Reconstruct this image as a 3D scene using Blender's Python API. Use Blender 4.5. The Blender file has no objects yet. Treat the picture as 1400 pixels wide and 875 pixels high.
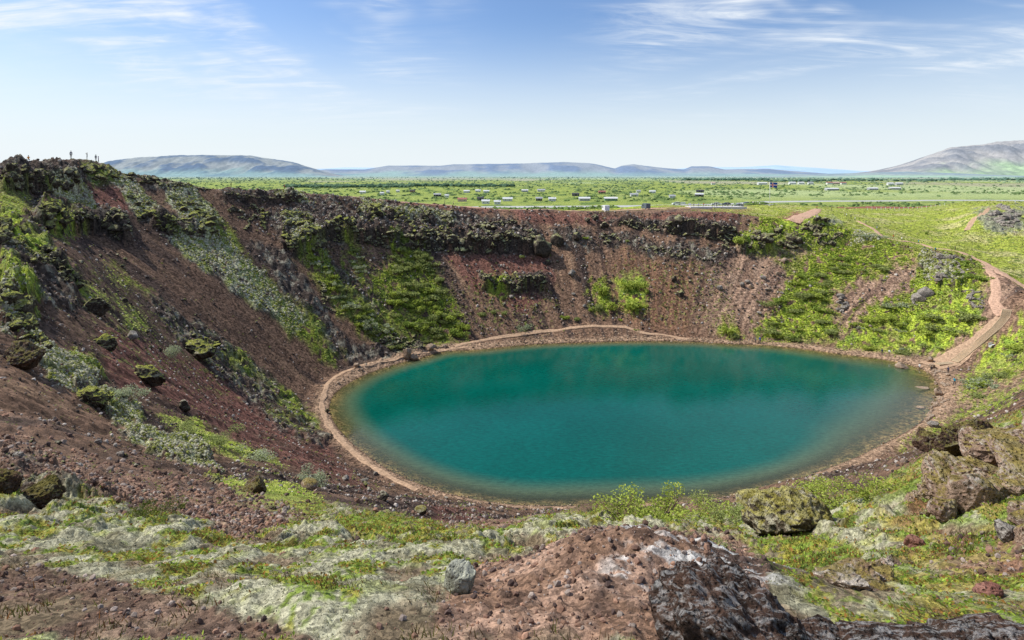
import bpy, bmesh, math, random
import numpy as np
from mathutils import Vector, Matrix
random.seed(7); rng=np.random.default_rng(11)
S=bpy.context.scene; COL=S.collection
F=800.0; CX=700.0; HZ=238.0; EYE=48.0; A0=2.0
# ------------------------------------------------------------------ noise
def h2(ix,iy,s):
    h=(ix.astype(np.int64)*374761393+iy.astype(np.int64)*668265263+s*974634777)&0xffffffff
    h=((h^(h>>13))*1274126177)&0xffffffff
    h=((h^(h>>16))*2246822519)&0xffffffff
    return ((h^(h>>15))&0xffffff).astype(np.float32)/16777216.0
def gn(x,y,s=0):
    ix=np.floor(x); iy=np.floor(y); fx=(x-ix).astype(np.float32); fy=(y-iy).astype(np.float32)
    ux=fx*fx*fx*(fx*(fx*6-15)+10); uy=fy*fy*fy*(fy*(fy*6-15)+10)
    def g(a,b):
        t=h2(ix+a,iy+b,s)*6.2831853
        return np.cos(t)*(fx-a)+np.sin(t)*(fy-b)
    n0=g(0,0); n1=g(1,0); n2=g(0,1); n3=g(1,1)
    a=n0+(n1-n0)*ux; b=n2+(n3-n2)*ux
    return (a+(b-a)*uy)*1.5
def fbm(x,y,o=4,s=0):
    r=0;a=1.0;t=0
    for i in range(o):
        r=r+a*gn(x*2**i+i*17.3,y*2**i-i*9.1,s+i); t+=a; a*=.5
    return r/t*1.4
def worley(x,y,s=0):
    ix=np.floor(x); iy=np.floor(y)
    f1=np.full(x.shape,9.0,np.float32); f2=f1.copy(); cid=np.zeros(x.shape,np.float32)
    for a in (-1,0,1):
        for b in (-1,0,1):
            cx=ix+a; cy=iy+b
            d=np.hypot(cx+h2(cx,cy,s)-x,cy+h2(cx,cy,s+5)-y).astype(np.float32)
            m=d<f1
            f2=np.where(m,f1,np.minimum(f2,d)); cid=np.where(m,h2(cx,cy,s+9),cid); f1=np.where(m,d,f1)
    return f1,f2,cid
def h3(ix,iy,iz,s): return h2(ix+iz*57,iy+iz*131,s)
def vn3(p,s=0):
    i=np.floor(p); f=p-i; u=f*f*(3-2*f)
    r=0
    for a in (0,1):
        for b in (0,1):
            for c in (0,1):
                w=(u[:,0] if a else 1-u[:,0])*(u[:,1] if b else 1-u[:,1])*(u[:,2] if c else 1-u[:,2])
                r=r+w*h3(i[:,0]+a,i[:,1]+b,i[:,2]+c,s)
    return r*2-1
def fb3(p,o=4,s=0):
    r=0;a=1.0;t=0
    for i in range(o): r=r+a*vn3(p*2**i+i*5.2,s+i); t+=a; a*=.5
    return r/t
def sst(a,b,x):
    t=np.clip((x-a)/(b-a),0,1); return t*t*(3-2*t)
# ------------------------------------------------------------------ camera
cam=bpy.data.cameras.new('camera'); co=bpy.data.objects.new('camera',cam); COL.objects.link(co)
co.location=(0,0,EYE); co.rotation_euler=(math.radians(90),0,0)
cam.sensor_width=36; cam.lens=36*F/1400; cam.shift_y=-(437.5-HZ)/1400; cam.clip_start=.05; cam.clip_end=60000
S.camera=co
# ------------------------------------------------------------------ lake outline
SH=[(450,560),(458,580),(480,605),(515,632),(550,652),(600,671),(650,683),(700,690),(750,692),(800,691),(880,689),(950,685),(1010,676),(1060,664),(1110,648),(1160,630),(1200,611),(1240,590),(1265,572),(1280,550),(1284,530),(1270,510),(1240,498),(1200,490),(1150,484),(1100,477),(1050,472),(1000,470),(950,467),(880,466),(800,468),(740,470),(700,473),(650,478),(610,480),(575,489),(540,498),(500,512),(470,528),(454,543)]
def g2w(px,py,z=0.0):
    Y=(EYE-z)*F/(py-HZ); return ((px-CX)/F*Y,Y)
shw=np.array([g2w(*p) for p in SH])
def crom(P,n=4):
    out=[]; N=len(P)
    for i in range(N):
        p0,p1,p2,p3=P[i-1],P[i],P[(i+1)%N],P[(i+2)%N]
        for k in range(n):
            t=k/n
            out.append(.5*((2*p1)+(-p0+p2)*t+(2*p0-5*p1+4*p2-p3)*t*t+(-p0+3*p1-3*p2+p3)*t**3))
    return np.array(out)
SHW=crom(shw,3)
def pdist(x,y,P,closed=True):
    """unsigned distance to a polyline and inside flag"""
    best=np.full(x.shape,1e18); ins=np.zeros(x.shape,bool)
    N=len(P)
    for i in range(N if closed else N-1):
        ax,ay=P[i]; bx,by=P[(i+1)%N]; dx=bx-ax; dy=by-ay; L=dx*dx+dy*dy+1e-12
        t=np.clip(((x-ax)*dx+(y-ay)*dy)/L,0,1)
        d=(x-ax-t*dx)**2+(y-ay-t*dy)**2
        np.minimum(best,d,out=best)
        if closed and ay!=by:
            c=((ay>y)!=(by>y))&(x<(bx-ax)*(y-ay)/(by-ay)+ax); ins^=c
    return np.sqrt(best),ins
LC=(28.0,127.0)
def pint(th,nodes):
    a=np.array([n[0] for n in nodes],float); b=np.array([n[1] for n in nodes],float)
    a=np.concatenate([a-360,a,a+360]); b=np.concatenate([b,b,b])
    return np.interp(th,a,b)
KN=[(-168,.545),(-150,.56),(-135,.62),(-110,.69),(-90,.71),(-60,.70),(-30,.70),(0,.74),(22,.72),(38,.60),(50,.46),(62,.41),(78,.44),(92,.52),(110,.58),(135,.60),(160,.57)]
BH=[(-168,.5),(-130,.6),(-100,.9),(-70,1.0),(-40,1.0),(-24,1.2),(-12,3.0),(-2,3.6),(6,2.8),(16,1.2),(26,.5),(60,.5),(90,.8),(140,.5)]   # height of the gravel berm
BW=[(-168,1.5),(-130,2.2),(-90,3.2),(-60,3.0),(-30,1.5),(-5,1.2),(15,1.2),(40,1.5),(62,3),(78,8),(90,6),(110,3),(140,2)]
def inner(x,y):
    d,ins=pdist(x,y,SHW)
    th=np.degrees(np.arctan2(x-LC[0],y-LC[1]))
    k=pint(th,KN); hb=pint(th,BH); bw=pint(th,BW)
    d1=hb/.42; 
    z=np.where(d<d1,hb*d/d1,np.where(d<d1+bw,hb+0.05*(d-d1),hb+.05*bw+k*(d-d1-bw)))
    # reach the plain k*d surface again higher up
    z=z+(k*d-z)*sst(d1+bw,40,d)
    bed=-np.minimum(7,d*pint(th,[(-168,.26),(-90,.28),(-45,.33),(0,.4),(45,.28),(75,.17),(95,.13),(120,.17),(150,.3)]))
    return np.where(ins,bed,z),np.where(ins,-d,d),th
# ------------------------------------------------------------------ thin plate splines on (u,w)
def tps_fit(pts,vals,lam=1e-5):
    n=len(pts); d=np.hypot(pts[:,None,0]-pts[None,:,0],pts[:,None,1]-pts[None,:,1])
    K=np.where(d>0,d*d*np.log(d+1e-12),0)+lam*np.eye(n)
    Pm=np.c_[np.ones(n),pts]; M=np.block([[K,Pm],[Pm.T,np.zeros((3,3))]])
    return np.linalg.solve(M,np.r_[vals,0,0,0])
def tps_ev(pts,c,q):
    out=np.zeros(len(q))
    for s in range(0,len(q),20000):
        b=q[s:s+20000]; d=np.hypot(b[:,None,0]-pts[None,:,0],b[:,None,1]-pts[None,:,1])
        out[s:s+20000]=np.where(d>0,d*d*np.log(d+1e-12),0)@c[:len(pts)]+c[-3]+b@c[-2:]
    return out
WS=.4
def uw(X,Y): return X/(Y+A0), WS*np.log(Y+A0)
UG=np.linspace(-1.6,1.7,331); WG=np.linspace(WS*math.log(A0+.05),WS*math.log(30000),341)
def tps_grid(cp,ylim=None):
    cp=np.array(cp,float); X=(cp[:,0]-CX)/F*cp[:,2]; Y=cp[:,2]; 
    return X,Y,cp[:,1]
def gridev(pts,c):
    uu,ww=np.meshgrid(UG,WG); return tps_ev(pts,c,np.c_[uu.ravel(),ww.ravel()]).reshape(uu.shape)
def bil(G,u,w):
    a=np.clip((u-UG[0])/(UG[1]-UG[0]),0,len(UG)-1.001); b=np.clip((w-WG[0])/(WG[1]-WG[0]),0,len(WG)-1.001)
    i=a.astype(int); j=b.astype(int); fa=a-i; fb=b-j
    return (G[j,i]*(1-fa)+G[j,i+1]*fa)*(1-fb)+(G[j+1,i]*(1-fa)+G[j+1,i+1]*fa)*fb
NEAR=[]
def col(px,*yy): NEAR.extend([(px,a,b) for a,b in yy])
col(-200,(875,2.3),(780,3.6),(700,6),(600,14),(500,24),(400,38),(300,60))
col(0,(875,2.2),(800,3.2),(760,4.2),(700,7),(640,13),(560,22),(480,32),(400,47),(330,68),(270,95))
col(100,(875,2.2),(800,3.3),(760,4.4),(700,8),(640,15),(560,28),(480,43),(400,63),(330,87))
col(250,(875,2.2),(790,3.6),(750,5.2),(700,10),(660,18),(620,30),(580,42),(540,54))
col(400,(875,2.2),(790,3.7),(750,5.5),(720,9),(690,16),(660,28),(640,40),(610,60))
col(550,(875,2.2),(790,3.7),(750,5.8),(725,10),(705,20),(690,35),(675,60))
col(700,(875,2.2),(800,3.5),(760,5.2),(735,8.5),(720,15),(708,28),(697,55))
col(850,(875,2.2),(820,2.9),(760,4.6),(735,7),(715,11),(700,20),(698,45))
col(1000,(875,2.3),(810,3.6),(745,7),(715,12),(700,22),(690,45),(680,70))
col(1100,(875,2.3),(800,3.9),(745,7),(705,13),(675,30),(658,70))
col(1200,(875,2.3),(800,3.8),(740,5.8),(700,9),(665,20),(640,60))
col(1300,(875,2.4),(800,3.7),(720,5.8),(660,8.5),(625,13),(600,40))
col(1400,(875,2.5),(800,3.5),(700,5.2),(620,8),(580,12),(560,30),(540,60))
col(1600,(800,3.2),(650,5.5),(540,10),(480,22),(470,50))
X,Y,PY=tps_grid(NEAR); Z=EYE-(PY-HZ)/F*Y
X=np.r_[X,[-2,0,2,-1,1]]; Y=np.r_[Y,[.3,.3,.3,1.2,1.2]]; Z=np.r_[Z,[46.4,46.4,46.5,46.3,46.3]]
zm,_,_=inner(X,Y); res=(zm-Z)/(Y+A0)
ax=[];ay=[]
for px in range(-500,2000,200):
    for yy in (85,120,170,260,600,3000): 
        if px<250 and yy==85: continue
        ax.append((px-CX)/F*yy); ay.append(yy)
X=np.r_[X,ax];Y=np.r_[Y,ay];res=np.r_[res,np.zeros(len(ax))]
u,w=uw(X,Y); P1=np.c_[u,w]; G1=gridev(P1,tps_fit(P1,res,2e-5))
OUT=[(-300,215,80),(-300,225,130),(-150,226,110),(0,230,128),(0,232,170),(50,228,137),(100,222,145),(140,223,150),(100,226,170),(170,236,157),(240,252,168),(300,259,176),(400,265,190),(500,272,203),(600,280,211),(700,287,216),(800,290,216),(900,291,216),(1000,291,216),(1050,297,220),
(240,256,185),(400,268,210),(600,280,235),(750,287,245),(900,287,250),(1000,285,262),(1050,281,290),(1100,283,290),(900,281,290),
(1100,299,224),(1180,304,240),(1215,318,226),(1250,330,214),(1310,341,198),(1350,360,182),(1400,392,163),(1480,430,145),
(1180,293,285),(1250,310,245),(1300,315,238),(1200,290,300),(1250,285,330),(1200,280,360),(1320,276,370),(1400,278,340),(1360,284,262),(1340,296,240),(1395,288,250),(1400,330,205),(1350,335,208),(1400,365,178),(1500,300,240),(1500,380,175),
(1600,420,130),(1500,470,95)]
X,Y,PY=tps_grid(OUT); Z=EYE-(PY-HZ)/F*Y
ex=[(28,127,44),(-30,127,50),(80,127,34),(28,170,41),(100,110,34),(0,90,50),(0,40,56),(-40,40,60),(40,40,56),(70,60,50),(-90,60,60),(60,190,36),(0,5,52),(-3,3,52),(3,3,52)]
for px in range(-500,2000,180): ex.append(((px-CX)/F*430,430,21)); ex.append(((px-CX)/F*900,900,19)); ex.append(((px-CX)/F*9000,9000,19))
X=np.r_[X,[e[0] for e in ex]];Y=np.r_[Y,[e[1] for e in ex]];Z=np.r_[Z,[e[2] for e in ex]]
u,w=uw(X,Y); P2=np.c_[u,w]; G2=gridev(P2,tps_fit(P2,(EYE-Z)/(Y+A0),1e-6))
def base(x,y):
    z1,d,th=inner(x,y); u,w=uw(x,y)
    z1=np.where(d<=0,z1,z1-bil(G1,u,w)*(y+A0)*sst(0,14,d))
    z2=EYE-bil(G2,u,w)*(y+A0)
    far=sst(330,460,y); z2=z2*(1-far)+19*far+1.5*far*fbm(x/300,y/300,3,50)
    z2=np.where(y<60,np.maximum(z2,z1+4),z2)
    k=1.6; h=np.clip(.5+.5*(z2-z1)/k,0,1)
    z=z2*(1-h)+z1*h-k*h*(1-h)
    return z,d,th,z1-z2
# ------------------------------------------------------------------ the ground grid
seg=[(.15,2,70),(2,12,500),(12,85,430),(85,165,160),(165,240,340),(240,420,140),(420,30000,120)]
rows=[]
for a,b,n in seg: rows+=list(np.exp(np.linspace(math.log(a+A0),math.log(b+A0),n,endpoint=False))-A0)
rows.append(30000.); RY=np.array(rows)
NU=1500; UC=np.linspace(-1.22,1.3,NU)
uu,yy=np.meshgrid(UC,RY); GX=uu*(yy+A0); GY=yy
nearm=GY<520
x=GX[nearm]; y=GY[nearm]
zb,dd,tt,io=base(x,y)
GZ=np.full(GX.shape,19.0); GD=np.full(GX.shape,400.0); GT=np.zeros(GX.shape); GIO=np.full(GX.shape,50.)
GZ[~nearm]=19+1.5*fbm(GX[~nearm]/300,GY[~nearm]/300,3,50)
GZ[nearm]=zb; GD[nearm]=dd; GT[nearm]=tt; GIO[nearm]=io
PX=CX+F*GX/GY; PYY=HZ+F*(EYE-GZ)/GY
# ------------------------------------------------------------------ zones (outlines given as seen from the viewpoint, then fixed to the ground)
PXf=PX; PYf=PYY
def warp_noise():
    lg=np.log(GY+A0)
    a=fbm(GX/(GY+A0)*28,lg*14,4,3); b=fbm(GX/(GY+A0)*28+40,lg*14+9,4,4)
    return a,b
WN1,WN2=warp_noise()
FN=fbm(GX/(GY+A0)*110,np.log(GY+A0)*70,3,8)
def zone(poly,feather=10,warp=14,y0=0,y1=1e9,fn=1.0):
    P=np.array(poly,float); m=np.zeros(GX.shape,np.float32); pad=feather+warp+4
    sel=(PXf>P[:,0].min()-pad)&(PXf<P[:,0].max()+pad)&(PYf>P[:,1].min()-pad)&(PYf<P[:,1].max()+pad)&(GY>y0)&(GY<y1)&(GD>-.2)
    if not sel.any(): return m
    qx=PXf[sel]+WN1[sel]*warp+FN[sel]*feather*.7*fn; qy=PYf[sel]+WN2[sel]*warp*.6+FN[sel]*feather*.5*fn
    d,ins=pdist(qx,qy,P); sd=np.where(ins,d,-d)
    m[sel]=sst(-feather*.5,feather*.5,sd); return m
def union(ps,**k):
    m=np.zeros(GX.shape,np.float32)
    for p in ps: m=np.maximum(m,zone(p,**k))
    return m
# pale moss / lichen
Z_M=union([
 [(152,238),(178,243),(208,275),(214,302),(190,298),(172,275)],[(216,252),(262,258),(292,285),(302,306),(280,318),(250,300),(235,285)],
 [(60,250),(90,254),(135,287),(128,292),(90,272)],[(95,250),(125,262),(140,285),(128,282)],
 [(225,325),(265,318),(305,318),(335,352),(400,415),(425,450),(400,455),(320,395),(255,355)],
 [(375,262),(410,265),(425,276),(380,272)],[(488,276),(522,276),(525,298),(492,300)],[(530,285),(560,290),(620,295),(625,310),(540,305)],[(385,300),(405,290),(425,330),(440,345),(400,340)],
 [(0,400),(30,420),(70,480),(40,470),(0,450)],[(45,478),(90,482),(130,505),(136,528),(120,545),(80,530),(55,505)],[(135,535),(185,548),(200,580),(150,570)],
 [(150,575),(210,592),(258,636),(215,622)],[(205,600),(260,605),(300,640),(230,625)],
 [(1185,300),(1160,330),(1180,335),(1205,322)],[(1255,345),(1290,350),(1320,385),(1300,395),(1270,385)],[(1345,290),(1375,285),(1390,300),(1360,315)]],feather=9,warp=12,y0=6)
# green
Z_G=union([
 [(232,318),(250,318),(275,345),(262,345)],[(290,312),(312,312),(345,352),(330,352)],
 [(390,405),(430,440),(470,490),(450,497),(405,462),(370,430)],[(330,352),(400,410),(395,425),(330,370)],
 [(405,335),(450,345),(470,390),(520,430),(552,470),(545,482),(500,462),(460,420),(430,380)],
 [(470,328),(490,335),(498,370),(500,400),(480,380)],[(500,390),(540,420),(560,455),(535,450)],
 [(543,335),(585,345),(612,400),(635,440),(630,468),(600,474),(560,472),(520,422),(515,375),(535,365)],
 [(148,362),(190,388),(205,402),(170,388)],[(150,410),(190,435),(200,452),(180,448)],
 [(60,262),(90,272),(110,285),(80,278)],[(110,228),(155,232),(165,248),(120,250)],[(90,300),(110,320),(85,325),(60,310)],
 [(0,250),(30,262),(50,290),(20,300),(0,285)],[(0,290),(30,310),(70,340),(65,370),(30,350),(0,330)],[(0,350),(25,370),(50,410),(45,440),(25,430),(0,400)],
 [(90,375),(130,398),(140,408),(115,405)],[(95,478),(128,492),(138,525),(120,520)],[(150,560),(190,565),(175,580)],
 [(300,485),(330,485),(362,520),(330,510)],[(350,508),(400,540),(432,575),(440,590),(400,572)],[(365,560),(420,600),(400,590)],
 [(220,572),(262,578),(330,610),(385,632),(340,625),(265,608)],[(290,655),(400,662),(445,695),(425,715),(345,700)],[(110,665),(180,690),(240,700),(160,700)],
 [(668,380),(690,375),(690,400),(680,415),(672,400)],
 [(810,388),(832,380),(835,420),(820,432),(812,415)],[(850,378),(885,380),(882,420),(850,430)],
 [(1035,303),(1042,290),(1062,283),(1130,288),(1160,300),(1230,335),(1262,352),(1230,372),(1195,378),(1150,398),(1145,425),(1150,462),(1060,470),(1040,468),(1045,440),(1075,385),(1060,350),(1008,340),(1012,322)],
 [(1150,474),(1165,435),(1200,410),(1245,405),(1262,355),(1345,352),(1352,405),(1345,438),(1300,480),(1250,489),(1190,482)],
 [(1312,522),(1345,490),(1405,425),(1405,505),(1345,538),(1315,548)],[(1230,606),(1320,562),(1405,522),(1405,536),(1300,582),(1235,612)],
 [(985,430),(1005,425),(1012,460),(990,462)],[(1225,400),(1250,410),(1262,485),(1235,487)]],feather=18,warp=16,y0=12)
outside=sst(.5,3.5,GIO)*sst(120,150,GY)*(GD>0)
right=sst(935,1050,PXf+WN1*60+FN*20)
Z_G=np.maximum(Z_G,outside*right*.95*(GY>130))
Z_G=np.maximum(Z_G,outside*sst(250,275,GY+WN1*12)*.95)
# rubble and cliffs
Z_R=union([
 [(0,222),(60,222),(110,220),(155,226),(175,250),(120,250),(100,262),(60,262),(0,250)],[(50,270),(95,275),(100,300),(160,285),(185,320),(175,338),(130,320),(80,318),(50,300)],
 [(170,228),(260,255),(265,268),(200,256)],[(205,292),(290,306),(300,325),(260,328),(205,308)],[(0,290),(60,300),(70,345),(110,420),(90,430),(60,420),(0,420)],
 [(300,262),(380,262),(480,270),(560,280),(560,290),(380,272),(300,272)],
 [(370,290),(420,275),(480,285),(560,282),(640,292),(700,300),(740,318),(738,348),(680,348),(600,342),(540,338),(480,328),(430,345),(390,345)],
 [(415,330),(440,330),(520,430),(500,450),(470,400)],[(500,380),(520,400),(520,440),(555,470),(520,470),(490,420)],
 [(340,330),(400,350),(440,420),(480,480),(460,490),(400,410)],[(655,376),(750,378),(748,398),(700,395),(660,390)],
 [(750,315),(800,310),(820,345),(780,340)],[(820,318),(880,325),(1000,345),(985,362),(900,352),(830,335)],[(830,302),(870,300),(1005,312),(1003,328),(960,322),(880,312)],
 [(1008,320),(1060,310),(1140,298),(1160,320),(1130,340),(1080,345),(1050,348),(1010,345)],[(1250,348),(1325,350),(1340,400),(1300,405),(1260,385)],
 [(330,540),(400,560),(450,600),(440,612),(380,590)],[(200,400),(330,480),(420,560),(440,600),(330,540),(230,450)],
 [(460,480),(560,470),(600,478),(560,492),(480,500)],[(0,620),(70,640),(120,680),(180,690),(60,700),(0,690)],
 [(1335,290),(1400,283),(1400,315),(1350,318)]],feather=10,warp=12,y0=9)
# bare tan soil
Z_T=union([
 [(1000,335),(1055,352),(1082,372),(1050,410),(1038,452),(1000,445),(985,410)],[(1138,402),(1200,375),(1245,350),(1266,362),(1240,402),(1200,415),(1168,440),(1150,466)],
 [(1350,370),(1382,372),(1372,430),(1332,480),(1290,500),(1262,492),(1310,475),(1345,430)],[(1318,548),(1400,505),(1400,522),(1300,572)],
 [(1090,330),(1060,345),(1090,360),(1120,340)],[(1215,440),(1232,470),(1240,487),(1225,470)],[(40,228),(90,222),(110,224),(60,232)],
 [(840,345),(1000,365),(1000,450),(930,462),(860,440),(830,400)]],feather=24,warp=16,y0=20)
Z_S=union([
 [(690,286),(760,290),(860,296),(960,289),(1030,285),(995,304),(900,302),(860,305),(720,305)],[(600,345),(740,350),(760,380),(720,430),(650,400)],[(118,250),(165,260),(175,290),(130,285)],
 [(130,440),(240,480),(420,580),(470,640),(400,610),(260,560),(150,520)],[(250,560),(470,640),(520,680),(400,640)],[(30,285),(100,310),(110,330),(60,320)],
 [(1180,272),(1285,270),(1290,276),(1180,283)],[(1060,300),(1085,290),(1118,290),(1085,312)],[(585,700),(660,705),(720,722),(640,728)],[(430,268),(560,276),(700,284),(700,290),(540,282),(430,272)]],feather=8,warp=8,y0=9)
fore=1-sst(12,24,GY+WN1*7)
# foreground patchwork: soil, moss cushions, heather and leaves
scree=union([[(-40,480),(40,540),(150,592),(300,650),(425,712),(330,742),(240,712),(120,690),(-40,665)]],feather=14,warp=14)
soil=union([[(610,820),(640,785),(720,768),(800,742),(1010,735),(1060,790),(1040,880),(560,880),(590,850)],[(-40,760),(60,775),(150,795),(260,825),(380,855),(440,885),(-40,880)],
  [(585,702),(650,706),(715,720),(690,730),(600,722)],[(1270,745),(1400,735),(1400,800),(1300,800)],[(420,640),(560,690),(520,700),(430,690),(380,660)]],feather=14,warp=16)
ftx=fbm(GX*1.1+GY*.25,GY*.75,4,70); fty=fbm(GX*2.6+5,GY*1.5,4,71); ftz=fbm(GX*3.7,GY*3.1,3,74)
leafy=union([[(440,712),(520,700),(640,712),(700,735),(620,752),(500,748)],[(760,700),(900,690),(1000,690),(1010,716),(900,722),(800,720)],[(1020,740),(1100,730),(1180,770),(1180,845),(1060,820)],
  [(280,650),(400,660),(450,700),(420,725),(340,700)],[(1090,660),(1220,640),(1210,690),(1120,700)],[(170,675),(225,680),(250,702),(190,702)]],feather=14,warp=14)
moss=fore*(1-scree)*(1-soil)*sst(-.38,-.05,ftx+.35*fty+.1)*(1-.75*leafy)
green_f=fore*(1-scree)*(1-soil)*np.maximum(leafy,sst(-.10,.12,fty+.35*ftz-.10)*.95)
mossy_r=sst(1150,1250,PXf)*fore
scs=union([[(-40,480),(40,540),(150,592),(300,650),(425,712),(330,742),(240,712),(120,690),(-40,665)],[(610,820),(640,785),(720,768),(800,742),(1010,735),(1060,790),(1040,880),(560,880),(590,850)],[(-40,745),(60,760),(150,775),(260,805),(380,840),(440,880),(-40,880)],[(585,702),(650,706),(715,720),(690,730),(600,722)]],feather=60,warp=14,fn=0)
soil=soil*sst(-.45,.05,ftx+.9*fty-.12+.65*(PXf>560))
MD=fore*(1-scs)*sst(-.6,.3,ftx+.2*fty+.1)*(1-.4*leafy)
moss=moss*(1-.72*mossy_r*sst(-.2,.3,fty)); green_f=np.maximum(green_f,mossy_r*sst(-.35,.1,ftx))
# ------------------------------------------------------------------ relief
slope_s=GT/57.3*75   # metres around the lake
ii=GY<520
def put(f): 
    r=np.zeros(GX.shape,np.float32); r[ii]=f(GX[ii],GY[ii]); return r
foot=(GY+A0)*.0022
land=sst(.2,2.5,GD)
disp=np.zeros(GX.shape,np.float32)
lam=9.0
rock_amt=np.clip(Z_R*1.0+Z_M*.45,0,1); rough=.022+.12*rock_amt+.012*(GT>0)
far_out=sst(300,420,GY)
o=0
while lam>.04:
    wgt=sst(1.2,3.0,lam/foot)
    if o<2: amp=lam*(.030+.045*rock_amt)
    else: amp=lam*rough
    n=put(lambda x,y: 1-2.2*np.abs(gn(x/lam+o*3.3,y/lam-o*7.7,100+o)))
    n2=put(lambda x,y: gn(x/lam+o*1.3,y/lam+o*2.7,140+o))
    amp=amp*(1-sst(.10,.30,lam/(GY+1)))*(1-.45*rock_amt*sst(60,100,GY))
    disp+=amp*wgt*(n*rock_amt+n2*(1-rock_amt))*(.35+.65*sst(1.5,9,GD))
    lam*=.5; o+=1
disp*=land*(1-.75*far_out)
# blocky lava steps in the cliffs
f1,f2,cid=worley(GX[ii]/2.3,GY[ii]/1.9,31); blk=np.zeros(GX.shape,np.float32); blk[ii]=(cid-.4)*sst(.03,.25,f2-f1)*2.4
disp+=blk*Z_R*sst(20,60,GY)*(1-far_out)*.55
f1,f2,cid=worley(GX[ii]/.55,GY[ii]/.5,33); blk=np.zeros(GX.shape,np.float32); blk[ii]=(cid-.4)*sst(.03,.25,f2-f1)*.4
disp+=blk*Z_R*(1-sst(25,60,GY))*sst(8,25,GY)*.5
# downslope rills on the scree
rill=np.zeros(GX.shape,np.float32); rill[ii]=fbm(slope_s[ii]/2.6,GD[ii]/26,4,61)
disp+=rill*.6*sst(3,12,GD)*(1-Z_G)*(1-fore)*(GIO<0)
# moss cushions in front
near=GY<40
cush=np.zeros(GX.shape,np.float32); xs=GX[near]; ys=GY[near]
wx=xs+.18*gn(xs*1.6,ys*1.6,81); wy=ys+.18*gn(xs*1.6+9,ys*1.6,82)
a1,a2,c1=worley(wx/.95,wy/.62,83); b1,b2,c2=worley(wx/.36,wy/.28,84)
big,_,c3=worley(wx/2.3,wy/1.5,85)
cush[near]=.20*np.clip(1-(a1*1.15)**2,0,1)**.8*(.4+.9*c1)+.05*np.clip(1-(b1*1.2)**2,0,1)**.8+.20*np.clip(1-big**2,0,1)*c3
CUSH=cush.copy()
disp+=cush*np.clip(MD,0,1)*1.25*sst(1.2,3,GY)*.6*(.3+.7*sst(3,8,GY))
b_=np.zeros(GX.shape,np.float32); xs=GX[near]; ys=GY[near]
b_[near]=.05*fbm(xs*5,ys*5,3,88)+.025*fbm(xs*17,ys*17,2,89)
mnd=np.zeros(GX.shape,np.float32); ax_=(GX-.78)/.82; ay_=(GY-3.5)/.72; mnd[near]=(.31*np.exp(-(ax_**2+ay_**2)**1.3))[near]; disp+=mnd*(1+.25*fbm(GX*3,GY*3,3,97))
disp+=b_*fore*(.35+.65*sst(2,7,GY))
g1,g2,gc=worley(GX[near]*9,GY[near]*7,90); st=np.zeros(GX.shape,np.float32); st[near]=np.clip(.5-g1,0,1)*.05*(gc>.45)
disp+=st*(1-sst(12,26,GY))*np.clip(scree+soil*.8,0,1)
# mossy mounds at the left
md=np.zeros(GX.shape,np.float32); mm=(GY>8)&(GY<110); m1,_,mc=worley(GX[mm]/2.6,GY[mm]/2.6,92); md[mm]=np.sqrt(np.clip(1-(m1*1.3)**2,0,1))*(.3+mc)
disp+=md*.75*np.clip(Z_M*(GY<60)+.5*Z_G*(PXf<300)*(GY<60),0,1)
# shrub hummocks on the green slopes
hm=np.zeros(GX.shape,np.float32); mm=(GY>60)&(GY<420); m1,_,mc=worley(GX[mm]/3.1,GY[mm]/3.1,94); hm[mm]=np.sqrt(np.clip(1-(m1*1.3)**2,0,1))*mc
disp+=hm*.28*Z_G*(1-outside*.6)*land
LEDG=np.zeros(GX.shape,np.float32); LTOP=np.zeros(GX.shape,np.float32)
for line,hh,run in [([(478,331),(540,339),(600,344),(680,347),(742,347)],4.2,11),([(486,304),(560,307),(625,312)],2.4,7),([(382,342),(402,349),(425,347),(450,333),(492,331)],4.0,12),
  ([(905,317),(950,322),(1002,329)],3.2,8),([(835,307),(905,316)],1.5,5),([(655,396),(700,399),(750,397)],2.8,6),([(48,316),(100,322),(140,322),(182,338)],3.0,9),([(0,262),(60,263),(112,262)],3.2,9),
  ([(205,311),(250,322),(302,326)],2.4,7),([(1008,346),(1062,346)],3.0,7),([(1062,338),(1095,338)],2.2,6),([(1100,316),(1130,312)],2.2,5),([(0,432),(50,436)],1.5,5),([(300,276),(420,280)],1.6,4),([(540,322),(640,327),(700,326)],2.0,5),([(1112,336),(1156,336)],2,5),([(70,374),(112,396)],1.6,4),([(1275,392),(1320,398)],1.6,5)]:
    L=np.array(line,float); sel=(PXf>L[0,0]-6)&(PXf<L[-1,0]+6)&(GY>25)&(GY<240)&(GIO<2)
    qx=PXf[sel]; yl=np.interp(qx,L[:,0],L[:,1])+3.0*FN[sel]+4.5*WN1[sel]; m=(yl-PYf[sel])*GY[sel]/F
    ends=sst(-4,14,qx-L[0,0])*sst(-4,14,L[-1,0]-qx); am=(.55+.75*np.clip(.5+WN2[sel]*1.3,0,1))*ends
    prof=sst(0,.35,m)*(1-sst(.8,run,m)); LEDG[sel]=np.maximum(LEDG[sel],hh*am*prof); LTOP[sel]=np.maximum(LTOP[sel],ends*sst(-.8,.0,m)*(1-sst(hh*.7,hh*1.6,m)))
disp+=LEDG
GZF=GZ+disp
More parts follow.
